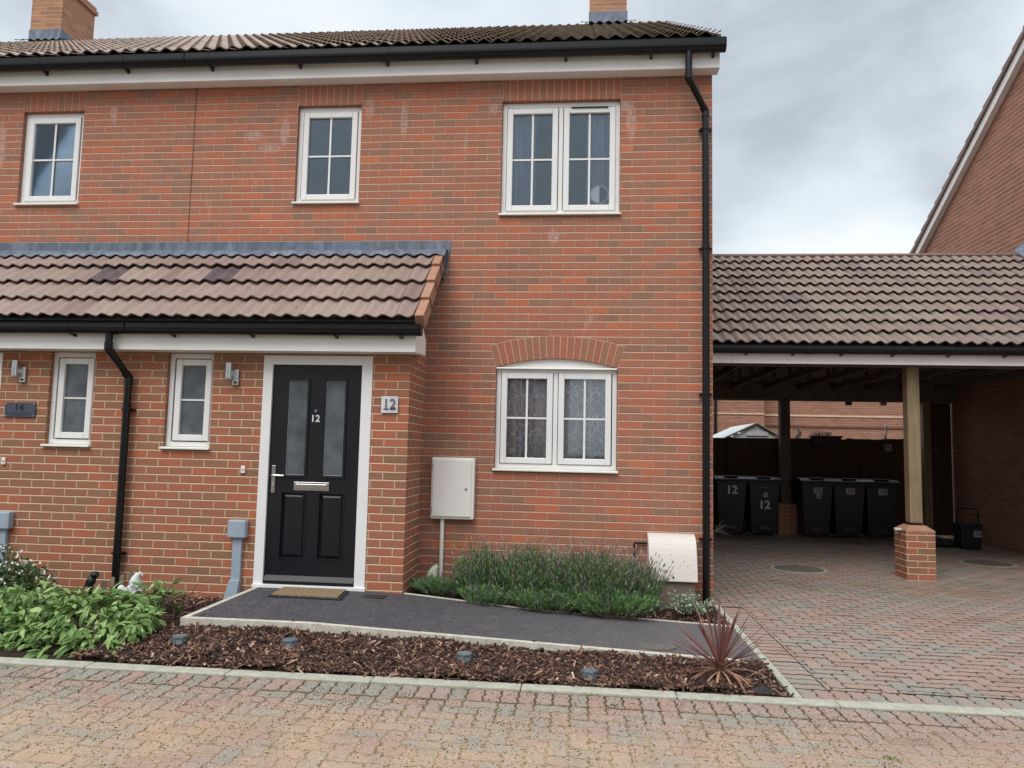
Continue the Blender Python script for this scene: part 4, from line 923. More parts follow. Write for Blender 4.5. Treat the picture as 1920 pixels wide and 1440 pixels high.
lavender('b', -1.66, -.56, .38, .38, .50, 520, 'lavender bush in the middle under the left window casement', zb=.05)
lavender('c', -1.16, -.62, .42, .44, .50, 600, 'large lavender bush sprawling over the path below the window', .35, zb=.04, heads=.5)
lavender('d', -.80, -.50, .30, .36, .42, 380, 'grey-headed lavender bush beside the gas meter box', .55, zb=.03, heads=.8)
lavender('e', -2.50, -.46, .32, .20, .17, 200, 'low patch of lavender around the second gnome', .4, zb=.08, heads=.1)
lavender('f', -2.02, -.78, .30, .15, .20, 170, 'low green lavender shoots at the path edge below the meter box', .2, zb=.05, heads=.1)
lavender('g', -1.52, -.90, .36, .16, .22, 200, 'lavender shoots spilling onto the path left of the largest bush', .2, zb=.05, heads=.15)
lavender('h', -.98, -.94, .40, .16, .24, 230, 'bright lavender shoots spilling onto the path in front of the gas box side', .15, zb=.04, heads=.15)
# white flowering shrub on the left
t = empty('flowering_shrub', (-6.2, -1.15, 0), 'loose shrub with small white flowers at the left edge', 'shrub')
mb = MB(); fl = MB(); st = MB(); smp = []; cs2 = [(-6.35, -1.2, .03, .50, .40, .54), (-5.98, -1.3, .03, .32, .34, .42), (-6.8, -1.2, .03, .4, .4, .5)]
for p, d in clump_shell(cs2, 4200, .35):
    if p.y > PY-.03: p.y = PY-.03-random.uniform(0, .1)
    for q in range(3): smp.append((p, d+rd()*.9+Vector((0, 0, .2)), random.uniform(.022, .042), random.uniform(.006, .011), .3, .2, 3))
scatter_leaves(mb, smp); mb.build('leaves', M['shrub'], t)
for p, d in clump_shell(cs2, 420, .92):
    c = p+d*.02
    for q in range(5): a = q*2*PI/5; scatter_leaves(fl, [(c, Vector((math.cos(a), math.sin(a)*.6-.4, math.sin(a)*.8)), random.uniform(.010, .017), .006, .1, .1, 2)])
fl.build('flowers', M['petal'], t)
for p, d in clump_shell(cs2, 110, .95): st.tube([(p.x*.3-6.3*.7+.0, -1.15, .02), p*.9+Vector((0, 0, .0))+Vector((p.x*.1, p.y*.1, p.z*.1)), p+d*.05], [.003, .0015, .0008], 4)
st.build('stems', M['twig'], t)
# variegated plant below the gas box
t = empty('variegated_shrub', (-.3, -.6, 0), 'small silver-green variegated shrub in front of the gas meter box', 'shrub'); mb = MB(); st = MB()
for _ in range(95):
    a = random.uniform(0, 2*PI); r = random.uniform(.1, 1); b = Vector((-.29, -.58, .0)); e_ = Vector((-.29+math.cos(a)*r*.23, -.6+math.sin(a)*r*.17, .06+.16*(1-r*.6)*random.uniform(.6, 1.3)))
    if random.random() < .12: e_ = Vector((-.45, -.5, .2))+rd()*.03
    st.tube([b, e_], [.002, .001], 3)
    for q in range(16): f2 = random.uniform(.4, 1.05); scatter_leaves(mb, [(b.lerp(e_, f2), (e_-b).normalized()*.5+rd(), random.uniform(.014, .024), random.uniform(.005, .008), .15, .15, 2)])
mb.build('leaves', M['vari'], t); st.build('stems', M['twig'], t)
# dark spiky plant by the right side of the wall in the carport
t = empty('spiky_weed', (1.12, 5.9, 0), 'thin pale spiky weed at the house corner inside the carport', 'plant'); mb = MB()
for _ in range(14): blade(mb, (1.05, 5.9, .10), (random.uniform(-.3, 1), 0, random.uniform(-.1, 1)), random.uniform(.15, .32), .006, .15)
mb.build('leaves', M['vari'], t)
# cordyline
t = empty('cordyline', (-.375, -2.42, 0), 'spiky dark red cordyline at the corner of the bark bed', 'plant')
def sword(mb, p, az_, el_, L_, w, curve):
    n = 7; P = Vector(p); vs = []; d = Vector((math.cos(az_)*math.cos(el_), math.sin(az_)*math.cos(el_), math.sin(el_))); side = Vector((-math.sin(az_), math.cos(az_), 0))
    for i in range(n+1):
        t_ = i/n; ww = w*(.35+1.3*t_)*(1-t_)**.62 if t_ < 1 else .0004; ww = max(ww, .0006); q = P+Vector((0, 0, 0)); nrm = side.cross(d).normalized()
        vs += [P-side*ww+nrm*ww*.35, P, P+side*ww+nrm*ww*.35]
        d = (d+Vector((0, 0, -curve/n))).normalized(); P = P+d*(L_/n)
        if P.z < .012: P.z = .012
    mb.add(vs, [(3*i+a, 3*i+3+a, 3*i+4+a, 3*i+1+a) for i in range(n) for a in (0, 1)])
mb, mo = MB(), MB()
for i in range(44):
    az_ = i*2.399+random.gauss(0, .2); el_ = random.uniform(.3, 1.45); sword(mb, (-.375+.012*math.cos(az_), -2.42+.012*math.sin(az_), .085+random.uniform(0, .05)), az_, el_, random.uniform(.28, .44), random.uniform(.011, .017), random.uniform(-.1, .35))
for i in range(24):
    az_ = i*2.399+random.gauss(0, .3); sword(mo, (-.375, -2.42, .075), az_, random.uniform(.15, .6), random.uniform(.2, .32), random.uniform(.010, .015), random.uniform(.7, 1.5))
mb.build('leaves', M['cordy'], t, smooth=False); mo.build('old_leaves', M['cordy_old'], t)
st = MB(); st.tube([(-.375, -2.42, 0), (-.375, -2.42, .12)], [.022, .018], 8); st.build('stem', M['cordy'], t)
# black membrane poking up
for (x0, y0, x1, y1, h), lab_ in (((-.63, -2.52, -.47, -2.46, .035), 'black weed membrane poking up left of the cordyline'), ((-.30, -2.60, -.06, -2.64, .045), 'black weed membrane poking up at the right corner of the bark bed')):
    g = MB(); n = 10; vs = []
    for i in range(n+1): t_ = i/n; vs += [(x0+(x1-x0)*t_, y0+(y1-y0)*t_-.02, .0), (x0+(x1-x0)*t_, y0+(y1-y0)*t_, .012+h*math.sin(PI*t_)*random.uniform(.6, 1.1)), (x0+(x1-x0)*t_, y0+(y1-y0)*t_+.05, .02)]
    g.add(vs, [(3*i+a, 3*i+3+a, 3*i+4+a, 3*i+1+a) for i in range(n) for a in (0, 1)])
    tag(g.build('weed_membrane', M['fabric']), lab_, 'membrane', 'weed membrane edges')
# weeds and grass tufts
mb = MB()
def tuft(x, y, n, r, h, z=.0):
    for _ in range(n): a = random.uniform(0, 2*PI); blade(mb, (x+random.gauss(0, r*.4), y+random.gauss(0, r*.4), z), (math.cos(a)*.8, math.sin(a)*.8, random.uniform(.3, 1.3)), random.uniform(.5, 1.)*h, random.uniform(.0015, .003), .2)
for x, y, n, r, h in ((-4.1, -2.55, 90, .10, .07), (-3.95, -2.6, 70, .09, .06), (-4.15, -2.4, 60, .08, .09), (-4.6, -2.66, 30, .1, .04), (-1.46, -2.60, 35, .025, .03), (-.50, -2.56, 60, .05, .05), (-.42, -2.58, 40, .05, .04), (-.62, -2.56, 30, .04, .03), (-1.18, -2.79, 16, .05, .02), (-.55, -2.78, 16, .05, .02), (-1.05, -2.95, 14, .02, .03), (-.10, -2.87, 12, .03, .02), (.22, -3.5, 26, .035, .035), (.42, -3.66, 20, .03, .035), (-4.1, -2.78, 22, .09, .02), (-4.8, -2.86, 20, .1, .02), (-2.9, -2.82, 10, .08, .015), (.1, -.9, 8, .03, .02)): tuft(x, y, n, r, h)
tag(mb.build('weeds', M['weed']), 'small green weeds and grass tufts along the kerb and joints', 'weeds', kind='stuff')
# fallen bark specks on the paving
# ================================================================== GARDEN ORNAMENTS AND LAMPS
def gnome(x, y, z, s_, mat, label, turn=0., lean=0.):
    t = empty('garden_gnome', (x, y, z), label, 'gnome', None); t.rotation_euler = (0, 0, turn); loc = Vector((x, y, z))
    def q(mb): 
        mb.v = [tuple(Vector(v)*s_+loc) for v in mb.v]; return mb
    b = MB(); b.lathe([(.42, .0), (.5, .06), (.5, .3), (.40, .46), (.3, .52)], (0, 0, 0), 20, sx=1.05, sy=.8); b.ball((-.28, -.34, .12), .16, .2, .12); b.ball((.28, -.34, .12), .16, .2, .12); q(b).build('body', mat, t, smooth=True)
    h = MB(); h.ball((0, -.04, .58), .26, .25, .22); q(h).build('face', mat, t, smooth=True)
    n_ = MB(); n_.ball((0, -.34, .60), .085, .085, .08); q(n_).build('nose', mat, t, smooth=True)
    br = MB(); br.ball((-.13, -.24, .50), .17, .12, .12); br.ball((.13, -.24, .50), .17, .12, .12); br.ball((0, -.25, .38), .24, .13, .20); q(br).build('beard', mat, t, smooth=True)
    hh = MB(); hh.tube([(0, 0, .62), (0, 0, .74), (.03, 0, .92), (.11, 0, 1.08), (.24, 0, 1.17), (.33, 0, 1.12)], [.31, .29, .22, .15, .09, .03], 16); hh.ball((.33, -.01, 1.09), .06); q(hh).build('hat', mat, t, smooth=True)
    ar = MB(); ar.tube([(-.44, -.05, .40), (-.5, -.2, .28), (-.30, -.38, .26)], [.12, .12, .1], 10); ar.tube([(.44, -.05, .40), (.5, -.2, .28), (.30, -.38, .26)], [.12, .12, .1], 10); ar.ball((-.62, -.15, .38), .2, .14, .22); q(ar).build('arms', mat, t, smooth=True)
    return t
gnome(-4.868, -1.42, .165, .16, M['stone'], 'pale stone gnome sitting among the sage leaves', .1)
gnome(-2.625, -.32, .10, .19, M['stone_moss'], 'mossy stone gnome in the corner behind the lavender', .5)
t = empty('bird_ornament', (-5.56, -.98, 0), 'small black bird ornament behind the picket edging', 'ornament')
b = MB(); b.tube([(-5.57, -.98, .06), (-5.565, -.98, .12), (-5.55, -.98, .19), (-5.53, -.98, .235)], [.03, .042, .040, .030], 12); b.build('body', M['iron'], t, smooth=True)
b = MB(); b.ball((-5.515, -.985, .245), .036, .034, .032); b.tube([(-5.49, -1.0, .245), (-5.465, -1.01, .235)], [.01, .002], 6); b.build('head', M['iron'], t, smooth=True)
t = empty('picket_edging', (-5.45, -.95, 0), 'short grey wooden picket edging behind the sage bush', 'edging')
pk = [(-5.585, -1.10, .125), (-5.545, -1.04, .15), (-5.505, -.98, .17), (-5.465, -.92, .19), (-5.425, -.86, .21), (-5.375, -.80, .225), (-5.33, -.74, .24)]
for x, y, z in pk:
    b = MB(); n = 8; b.prism_y([(x-.018, 0), (x+.018, 0)]+[(x+.018*math.cos(PI*i/n), z-.02+.02*math.sin(PI*i/n)) for i in range(n+1)], y-.008, y+.008); b.build('picket', M['picket'], t)
b = MB(); b.tube([(pk[0][0], pk[0][1]+.012, .08), (pk[-1][0], pk[-1][1]+.012, .10)], .006, 6); b.build('wire', M['iron'], t)
def solar(x, y, r, label):
    z = bedz(x, y)+.004
    t = empty('solar_light', (x, y, z), label, 'solar light', 'solar lights in the bark bed'); n = 6; h = .055
    def hexp(rr): return [(x+rr*math.cos(r+2*PI*i/n), y+rr*math.sin(r+2*PI*i/n)) for i in range(n)]
    b = MB(); b.prism_z(hexp(.050), z, z+.012); b.prism_z(hexp(.052), z+h-.012, z+h)
    for i in range(n): a = r+2*PI*i/n; cx, cy = x+.047*math.cos(a), y+.047*math.sin(a); b.box(cx-.004, cx+.004, cy-.004, cy+.004, z+.012, z+h-.012)
    b.build('frame', M['solar'], t, bevel=.002)
    b = MB(); b.prism_z(hexp(.043), z+.012, z+h-.012); b.build('lens', M['lamp_body'], t)
    b = MB(); b.prism_z(hexp(.040), z+h, z+h+.002); b.build('solar_panel', M['solar'], t)
    b = MB(); b.box(x-.014, x+.014, y-.014, y+.014, z+.014, z+h-.014); b.build('lamp', M['label'], t)
solar(-3.985, -2.30, .3, 'leftmost solar light, beside the sage bush'); solar(-3.19, -2.33, .0, 'second solar light from the left, below the doormat')
solar(-1.99, -2.41, .5, 'third solar light from the left in the middle of the bark'); solar(-1.185, -2.50, .9, 'rightmost solar light, nearest the cordyline')
t = empty('doormat', (-3.55, -.97, .142), 'brown coir doormat lying before the black door', 'doormat')
b = MB(); b.prism_z([(-3.865, -1.135), (-3.225, -1.15), (-3.275, -.78), (-3.88, -.775)], .146, .158); b.build('rubber_base', M['rubber'], t, bevel=.003)
b = MB(); b.prism_z([(-3.845, -1.115), (-3.26, -1.13), (-3.30, -.795), (-3.865, -.79)], .157, .172); b.build('coir_pile', M['mat'], t, bevel=.004)
g = MB(); g.prism_z([(-3.12, -.97), (-2.92, -.97), (-2.92, -.83), (-3.12, -.83)], .10, .1405); tag(g.build('drain_cover', M['rubber']), 'small dark square cover in the path right of the doormat', 'drain cover')
n = 28; g = MB(); g.prism_z([(-.70+.135*math.cos(2*PI*i/n), -1.78+.085*math.sin(2*PI*i/n)) for i in range(n)], .0, pz(-.7)+.009); tag(g.build('inspection_cover', M['cover'], bevel=.002), 'small oval metal cover in the path beside the cordyline', 'cover')
def manhole(x, y, r, label):
    t = empty('manhole_cover', (x, y, 0), label, 'manhole cover', 'manhole covers in the carport'); n = 36
    b = MB(); b.prism_z([(x+r*math.cos(2*PI*i/n), y+r*math.sin(2*PI*i/n)) for i in range(n)], -.02, .004); b.build('frame', M['kerb'], t)
    b = MB(); b.prism_z([(x+r*.88*math.cos(2*PI*i/n), y+r*.88*math.sin(2*PI*i/n)) for i in range(n)], -.01, .008); b.build('lid', M['cover'], t)
manhole(1.50, 2.58, .34, 'round manhole cover left of the brick pillar'); manhole(4.35, 3.72, .34, 'round manhole cover right of the brick pillar')
for x, y, r, s_ in ((-3.02, -3.12, .2, .03), (.0, -3.1, 1., .02)):
    pass
# ================================================================== CARPORT
CAR = empty('carport', (2.75, 2, 0), 'open tiled carport on timber posts beside the house', 'carport')
EY, EZ, RY, RZ = 1.80, 2.735, 4.65, 4.565
cr_ = tile_roof(.0, 5.5, (EY, EZ), (RY, RZ), .335, 'roof', M['tile_car'], CAR, A=.036, rise=.048)
b = MB(); b.quad((.0, RY, RZ+.02), (5.5, RY, RZ+.02), (5.5, 7.10, 2.82), (.0, 7.10, 2.82)); b.quad((0, RY, RZ-.02), (0, 7.10, 2.78), (5.5, 7.10, 2.78), (5.5, RY, RZ-.02)); b.build('rear_roof_slope', M['tile_car'], cr_)
ridge_row(.0, 5.5, RY, RZ+.015, cr_)
b = MB(); b.box(.002, 5.498, 1.90, 1.92, 2.532, 2.69); b.build('fascia', M['fascia'], CAR, bevel=.003)
b = MB(); b.box(.56, .564, 1.8985, 1.9, 2.533, 2.66); b.build('fascia_joint', M['label'], CAR)
gutter(.005, 5.495, 1.90-.064, 2.735, CAR, .055, .035, (.72, 1.27, 1.83, 2.42, 3.05, 3.68), unions=(1.45,))
b = MB(); b.box(5.35, 5.495, 4.0, 4.9, 4.30, 4.32); b.hexa([(5.36, 3.9, 4.12), (5.495, 3.9, 4.12), (5.495, 4.65, 4.6), (5.36, 4.65, 4.6), (5.36, 3.88, 4.16), (5.495, 3.88, 4.28), (5.495, 4.65, 4.78), (5.36, 4.65, 4.66)]); b.build('lead_flashing', M['lead'], CAR)
# beams
b = MB(); b.box(.002, 5.498, 2.06, 2.20, 2.53, 2.68); b.build('front_beam', M['truss'], CAR); b = MB(); b.box(.002, 5.498, 6.86, 7.0, 2.46, 2.80); b.build('rear_beam', M['truss'], CAR)
b = MB(); b.box(.002, 5.498, 7.003, 7.018, 2.44, 2.47); b.build('pale_trim', M['wood'], CAR)
def sl(y): return EZ-.045+(y-EY)*(RZ-EZ)/(RY-EY)
def sr(y): return 2.76+(7.10-y)*(RZ-2.82)/(7.10-RY)-.02
x = .3
while x < 5.4:
    tr = MB(); tr.box(x, x+.038, 1.93, 7.04, 2.645, 2.74)
    for (ya, yb, fn) in ((1.95, RY, sl), (RY, 7.05, sr)): tr.hexa([(x+.001, ya, fn(ya)-.11), (x+.037, ya, fn(ya)-.11), (x+.037, yb, fn(yb)-.11), (x+.001, yb, fn(yb)-.11), (x+.001, ya, fn(ya)-.01), (x+.037, ya, fn(ya)-.01), (x+.037, yb, fn(yb)-.01), (x+.001, yb, fn(yb)-.01)])
    for ya, za, yb, zb in ((3.1, 2.74, 3.5, 3.70), (3.5, 3.70, 4.2, 2.74), (4.2, 2.74, 4.65, 4.35), (4.65, 4.35, 5.1, 2.74), (5.8, 3.70, 5.1, 2.74), (5.8, 3.70, 6.2, 2.74)): tr.hexa([(x+.002, ya-.04, za), (x+.036, ya-.04, za), (x+.036, ya+.04, za), (x+.002, ya+.04, za), (x+.002, yb-.04, zb), (x+.036, yb-.04, zb), (x+.036, yb+.04, zb), (x+.002, yb+.04, zb)])
    tr.build('roof_truss', M['truss'], CAR); x += .6
for y in (3.3, 5.9): b = MB(); b.box(.01, 5.49, y, y+.1, 2.742, 2.78); b.build('binder', M['truss'], CAR)
def pillar(x0, y0, post=True):
    b = MB(); b.box(x0, x0+.33, y0, y0+.33, -.05, .555); p = b.build('brick_pillar', M['brick_porch'], CAR)
    c = MB(); o_ = [(x0-.002, y0-.002), (x0+.332, y0-.002), (x0+.332, y0+.332), (x0-.002, y0+.332)]; i_ = [(x0+.07, y0+.07), (x0+.26, y0+.07), (x0+.26, y0+.26), (x0+.07, y0+.26)]
    c.prism_z(o_, .555, .575); c.prism_z(o_, .575, .63, top=i_); c.build('splayed_cap', M['cant'], p, bevel=.003)
    c = MB(); c.box(x0+.10, x0+.23, y0+.10, y0+.23, .628, .655); c.build('post_shoe', M['iron'], CAR)
    c = MB(); c.box(x0+.0925, x0+.2375, y0+.0925, y0+.2375, .655, 2.54); c.build('timber_post', M['wood'], CAR, bevel=.012)
pillar(2.573, 2.0)
b = MB(); b.box(2.728, 2.731, 2.0905, 2.0930, .657, .76); b.build('split_in_post', M['crack'], CAR)
b = MB(); b.box(2.31, 2.64, 6.72, 7.05, -.05, .555); p_ = b.build('brick_pillar', M['brick_porch'], CAR); b = MB(); b.box(2.385, 2.555, 6.80, 6.97, .55, 2.45); b.build('timber_post', M['truss'], CAR)  # rear post uses the darker timber, its shade put into the colour
b = MB(); b.box(4.93, 5.06, 6.9, 7.02, .0, 2.47); b.build('timber_post', M['wood'], CAR)
b = MB(); b.box(2.50, 2.572, 2.12, 2.16, .565, .59); tag(b.build('white_strip', M['digit_white']), 'short white strip sticking out left of the brick pillar top', 'bracket')  # just a short white strip beside the pillar top
# fence and gate at the back
t = empty('timber_fence', (2.8, 7.25, 0), 'dark stained close-board fence behind the wheelie bins', 'fence'); x = .02; i = 0
b = MB()
while x < 4.92: b.box(x, x+.112, 7.24+(i % 2)*.008, 7.262+(i % 2)*.008, .03, 1.735+.04*(x-1)/3.7+random.uniform(-.012, .012)*(x > 3)); x += .108; i += 1
b.build('boards', M['fencewood'], t)
for x in (.25, 1.5, 2.75, 3.95): b = MB(); b.box(x, x+.1, 7.20, 7.235, 0, 1.76); b.build('post', M['fencewood'], t)
b = MB(); b.box(.02, 4.75, 7.285, 7.32, 1.5, 1.58); b.build('rail', M['fencewood'], t)
t = empty('timber_gate', (5.3, 7.1, 0), 'tall dark timber gate at the far right of the carport', 'gate'); b = MB(); x = 5.10
while x < 5.47: b.box(x, min(x+.0935, 5.498), 7.05, 7.075, .05, 2.62); x += .095
b.build('boards', M['fencewood'], t); b = MB(); b.box(5.11, 5.44, 7.02, 7.049, 1.15, 1.25); b.build('rail', M['fencewood'], t)
b = MB(); b.tube([(5.14, 7.03, 1.60), (5.14, 6.99, 1.60), (5.28, 6.99, 1.59)], .011, 8); b.build('handle', M['chrome'], t)
t = empty('fence_plaque', (4.4, 7.23, 1.6), 'small grey square plaque high on the dark fence', 'plaque'); b = MB(); b.box(4.38, 4.50, 7.222, 7.23, 1.55, 1.67); b.build('plate', M['label'], t); b = MB(); b.box(4.41, 4.47, 7.219, 7.222, 1.605, 1.625); b.build('slot', M['iron'], t)
def flood(x, z, label, mat):
    t = empty('flood_light', (x, 7.0, z), label, 'flood light', 'flood lights under the rear beam'); b = MB(); b.box(x-.055, x+.055, 7.03, 7.09, z-.09, z-.02); b.build('head', mat, t, bevel=.004); b = MB(); b.box(x-.01, x+.01, 7.02, 7.05, z-.03, z+.02); b.build('bracket', M['iron'], t)
flood(3.68, 2.475, 'black flood light hanging under the rear carport beam', M['iron']); flood(4.30, 2.48, 'pale-edged flood light under the beam nearest the front post', M['label'])
# wheelie bins
def wheelie(cx, fy, label, num=None, numz=.8, lab=None, disc=None, stripe=False, tilt=0.):
    t = empty('wheelie_bin', (cx, fy, 0), label, 'wheelie bin', 'wheelie bins along the fence'); w0, w1 = .215, .265
    b = MB(); b.prism_z([(cx-w0, fy+.10), (cx+w0, fy+.10), (cx+w0, fy+.52), (cx-w0, fy+.52)], .045, .93, top=[(cx-w1, fy), (cx+w1, fy), (cx+w1, fy+.56), (cx-w1, fy+.56)]); b.box(cx-w1-.018, cx+w1+.018, fy-.018, fy+.578, .92, .965)
    b.prism_z([(cx-.1, fy+.06), (cx+.1, fy+.06), (cx+.1, fy+.09), (cx-.1, fy+.09)], .1, .2); b.build('body', M['bin'], t, bevel=.018)
    l = MB(); l.prism_x([(fy-.035, .968), (fy+.60, .968), (fy+.60, 1.0), (fy+.45, 1.045), (fy+.08, 1.035), (fy-.03, 1.0)], cx-w1-.03, cx+w1+.03); l.box(cx-.12, cx+.12, fy+.02, fy+.2, 1.03, 1.05); l.build('lid', M['bin'], t, bevel=.01)
    h = MB(); h.tube([(cx-w1+.02, fy+.62, .98), (cx+w1-.02, fy+.62, .98)], .014, 10); h.build('handle', M['bin'], t)
    for sx in (-1, 1): wh = MB(); wh.tube([(cx+sx*.21, fy+.54, .1), (cx+sx*.265, fy+.54, .1)], .1, 18); wh.build('wheel', M['rubber'], t)
    def fyat(z): return fy+.10*(1-(z-.045)/.885)-.006
    if num: text_mb(num, .20, (cx-.0, fyat(numz+.12)-.004, numz), .004, 1.0, .006).build('number', M['digit_white'], t)
    if lab:
        g = MB(); z = .83; g.box(cx-.075+lab, cx+.075+lab, fyat(z+.07)-.006, fyat(z+.07)-.001, z-.055, z+.055); q = g.build('number_label', M['label'], t); text_mb('10', .1, (cx+lab, fyat(z+.07)-.009, z), .003, 1.1).build('number', M['digit_dark'], q)
    if disc: g = MB(); z = disc; g.tube([(cx+.02, fyat(z+.055)-.003, z), (cx+.02, fyat(z+.055)+.006, z)], .045, 20); q = g.build('round_sticker', M['label'], t); g = MB(); g.box(cx-.012, cx+.05, fyat(z+.055)-.0055, fyat(z+.055)-.003, z-.004, z+.006); g.build('sticker_bar', M['digit_dark'], q)
    if stripe: g = MB(); g.box(cx-.05, cx+.05, fyat(.86)-.004, fyat(.86)-.001, .862, .868); g.build('top_line', M['label'], t)
    return t
wheelie(1.40, 6.28, 'black wheelie bin nearest the house with a big white 12', '12', .80)
wheelie(1.965, 6.28, 'black wheelie bin with round sticker above a white 12', '12', .55, None, .73, True)
wheelie(2.87, 6.28, 'black wheelie bin right of the pillar with 10 label and round sticker', None, 0, .001, .73)
wheelie(3.42, 6.30, 'middle black wheelie bin of the three marked 10', None, 0, .001)
wheelie(3.975, 6.32, 'rightmost black wheelie bin of the three marked 10', None, 0, .001)
# food caddy by the neighbour's wall
t = empty('food_caddy', (4.95, 5.35, 0), 'small dark food caddy with raised hoop handle and 10 label', 'caddy'); cx, cy = 4.95, 5.35
b = MB(); b.prism_z([(cx-.14, cy), (cx+.14, cy), (cx+.14, cy+.26), (cx-.14, cy+.26)], .0, .36, top=[(cx-.165, cy-.02), (cx+.165, cy-.02), (cx+.165, cy+.29), (cx-.165, cy+.29)]); b.build('body', M['bin'], t, bevel=.015)
b = MB(); b.prism_z([(cx-.175, cy-.03), (cx+.175, cy-.03), (cx+.175, cy+.3), (cx-.175, cy+.3)], .362, .40); b.build('lid', M['bin'], t, bevel=.012)
b = MB(); b.tube([(cx-.16, cy+.12, .36), (cx-.165, cy+.12, .56), (cx-.13, cy+.12, .64), (cx+.13, cy+.12, .64), (cx+.165, cy+.12, .56), (cx+.16, cy+.12, .36)], .011, 8); b.build('handle', M['iron'], t)
b = MB(); b.box(cx+.02, cx+.14, cy-.028, cy-.018, .20, .30); q = b.build('number_label', M['label'], t); text_mb('10', .09, (cx+.08, cy-.031, .25), .003).build('number', M['digit_dark'], q)
t = empty('dark_sack', (4.55, 5.6, 0), 'crumpled dark sack lying beside the food caddy', 'sack'); b = MB(); b.ball((4.50, 5.7, .07), .26, .2, .09); b.ball((4.68, 5.62, .06), .15, .14, .08); o = b.build('folds', M['rubber'], t, smooth=True)
# planter and ornaments on the fence
t = empty('fence_planter', (3.25, 7.1, 1.6), 'black trough planter of white and mauve flowers on the fence top', 'planter')
b = MB(); b.prism_z([(3.08, 7.10), (3.50, 7.10), (3.50, 7.235), (3.08, 7.235)], 1.60, 1.78, top=[(3.02, 7.06), (3.55, 7.06), (3.55, 7.236), (3.02, 7.236)]); b.box(3.0, 3.57, 7.045, 7.237, 1.78, 1.81); b.build('trough', M['iron'], t, bevel=.006)
b = MB(); fl = MB(); fp = MB()
for _ in range(150): p = Vector((random.uniform(3.03, 3.40), random.uniform(7.08, 7.22), 1.80+random.uniform(0, .05))); scatter_leaves(b, [(p, rd()+Vector((0, 0, .6)), .03, .008, .2, .2, 2)])
for _ in range(60):
    p = Vector((random.uniform(3.02, 3.36), random.uniform(7.07, 7.2), 1.83+random.uniform(0, .055))); (fl if p.x < 3.12 or random.random() < .4 else fp).ball(p, .012, n=7)
b.build('leaves', M['shrub'], t); fl.build('white_flowers', M['petal'], t); fp.build('mauve_flowers', M['pink'], t); fl = None
t = empty('swan_ornament', (2.80, 7.25, 1.73), 'small white swan ornament standing on the fence', 'ornament')
b = MB(); b.tube([(2.78, 7.25, 1.80), (2.83, 7.25, 1.82), (2.845, 7.25, 1.88), (2.82, 7.25, 1.93), (2.795, 7.25, 1.96), (2.79, 7.25, 2.0), (2.81, 7.25, 2.015), (2.83, 7.25, 1.995)], [.02, .05, .045, .022, .016, .015, .017, .008], 10); b.build('body', M['ornament'], t, smooth=True); b = MB(); b.lathe([(.05, 0), (.05, .012), (.02, .02), (.015, .08)], (2.80, 7.25, 1.73), 12); b.build('foot', M['stone_moss'], t)
t = empty('white_ornament', (4.42, 7.27, 1.73), 'slim white curved ornament on the fence beside the front post', 'ornament')
b = MB(); b.tube([(4.42, 7.27, 1.76), (4.40, 7.27, 1.83), (4.435, 7.27, 1.90), (4.42, 7.27, 2.0), (4.415, 7.27, 2.07)], [.02, .025, .012, .022, .006], 8); b.build('curve', M['ornament'], t, smooth=True)
t = empty('wind_spinner', (2.90, 8.4, 1.4), 'thin grey wind spinner showing above the fence', 'ornament'); b = MB(); b.tube([(2.92, 8.4, 1.2), (2.92, 8.4, 2.28)], .006, 6)
b.tube([(2.84, 8.4, 2.12), (3.0, 8.4, 2.12)], .004, 5); b.build('rod', M['label'], t); b = MB(); b.tube([(2.92+.05*math.cos(2*PI*i/16), 8.4, 2.22+.05*math.sin(2*PI*i/16)) for i in range(17)], .003, 5); b.build('hoop', M['label'], t)
# greenhouse behind the fence
t = empty('greenhouse', (2.65, 10, 0), 'pale roofed gabled greenhouse showing above the fence', 'greenhouse'); xr, zr = 2.67, 2.13
b = MB(); b.box(2.20, 3.14, 10.0, 12.8, 0, 1.80); b.prism_y([(2.20, 1.80), (3.14, 1.80), (xr, zr-.02)], 10.0, 10.02); b.build('walls', M['poly'], t)
for sx, xe in ((-1, 1.95), (1, 3.30)):
    ze = 1.80-.02; b = MB(); b.hexa([(min(xe, xr), 9.95, ze if xe < xr else zr), (max(xe, xr), 9.95, zr if xe < xr else ze), (max(xe, xr), 12.85, zr if xe < xr else ze), (min(xe, xr), 12.85, ze if xe < xr else zr)]+[(min(xe, xr), 9.95, (ze if xe < xr else zr)+.02), (max(xe, xr), 9.95, (zr if xe < xr else ze)+.02), (max(xe, xr), 12.85, (zr if xe < xr else ze)+.02), (min(xe, xr), 12.85, (ze if xe < xr else zr)+.02)]); b.build('roof_panel', M['poly'], t)
for sx, xe in ((-1, 1.95), (1, 3.30)): b = MB(); b.tube([(xe, 9.94, 1.79), (xr, 9.94, zr+.01)], .02, 6); b.build('roof_bar', M['picket'], t)
b = MB(); b.box(2.45, 2.92, 9.965, 9.985, 1.86, 1.95); b.build('gable_panel', M['digit_white'], t)
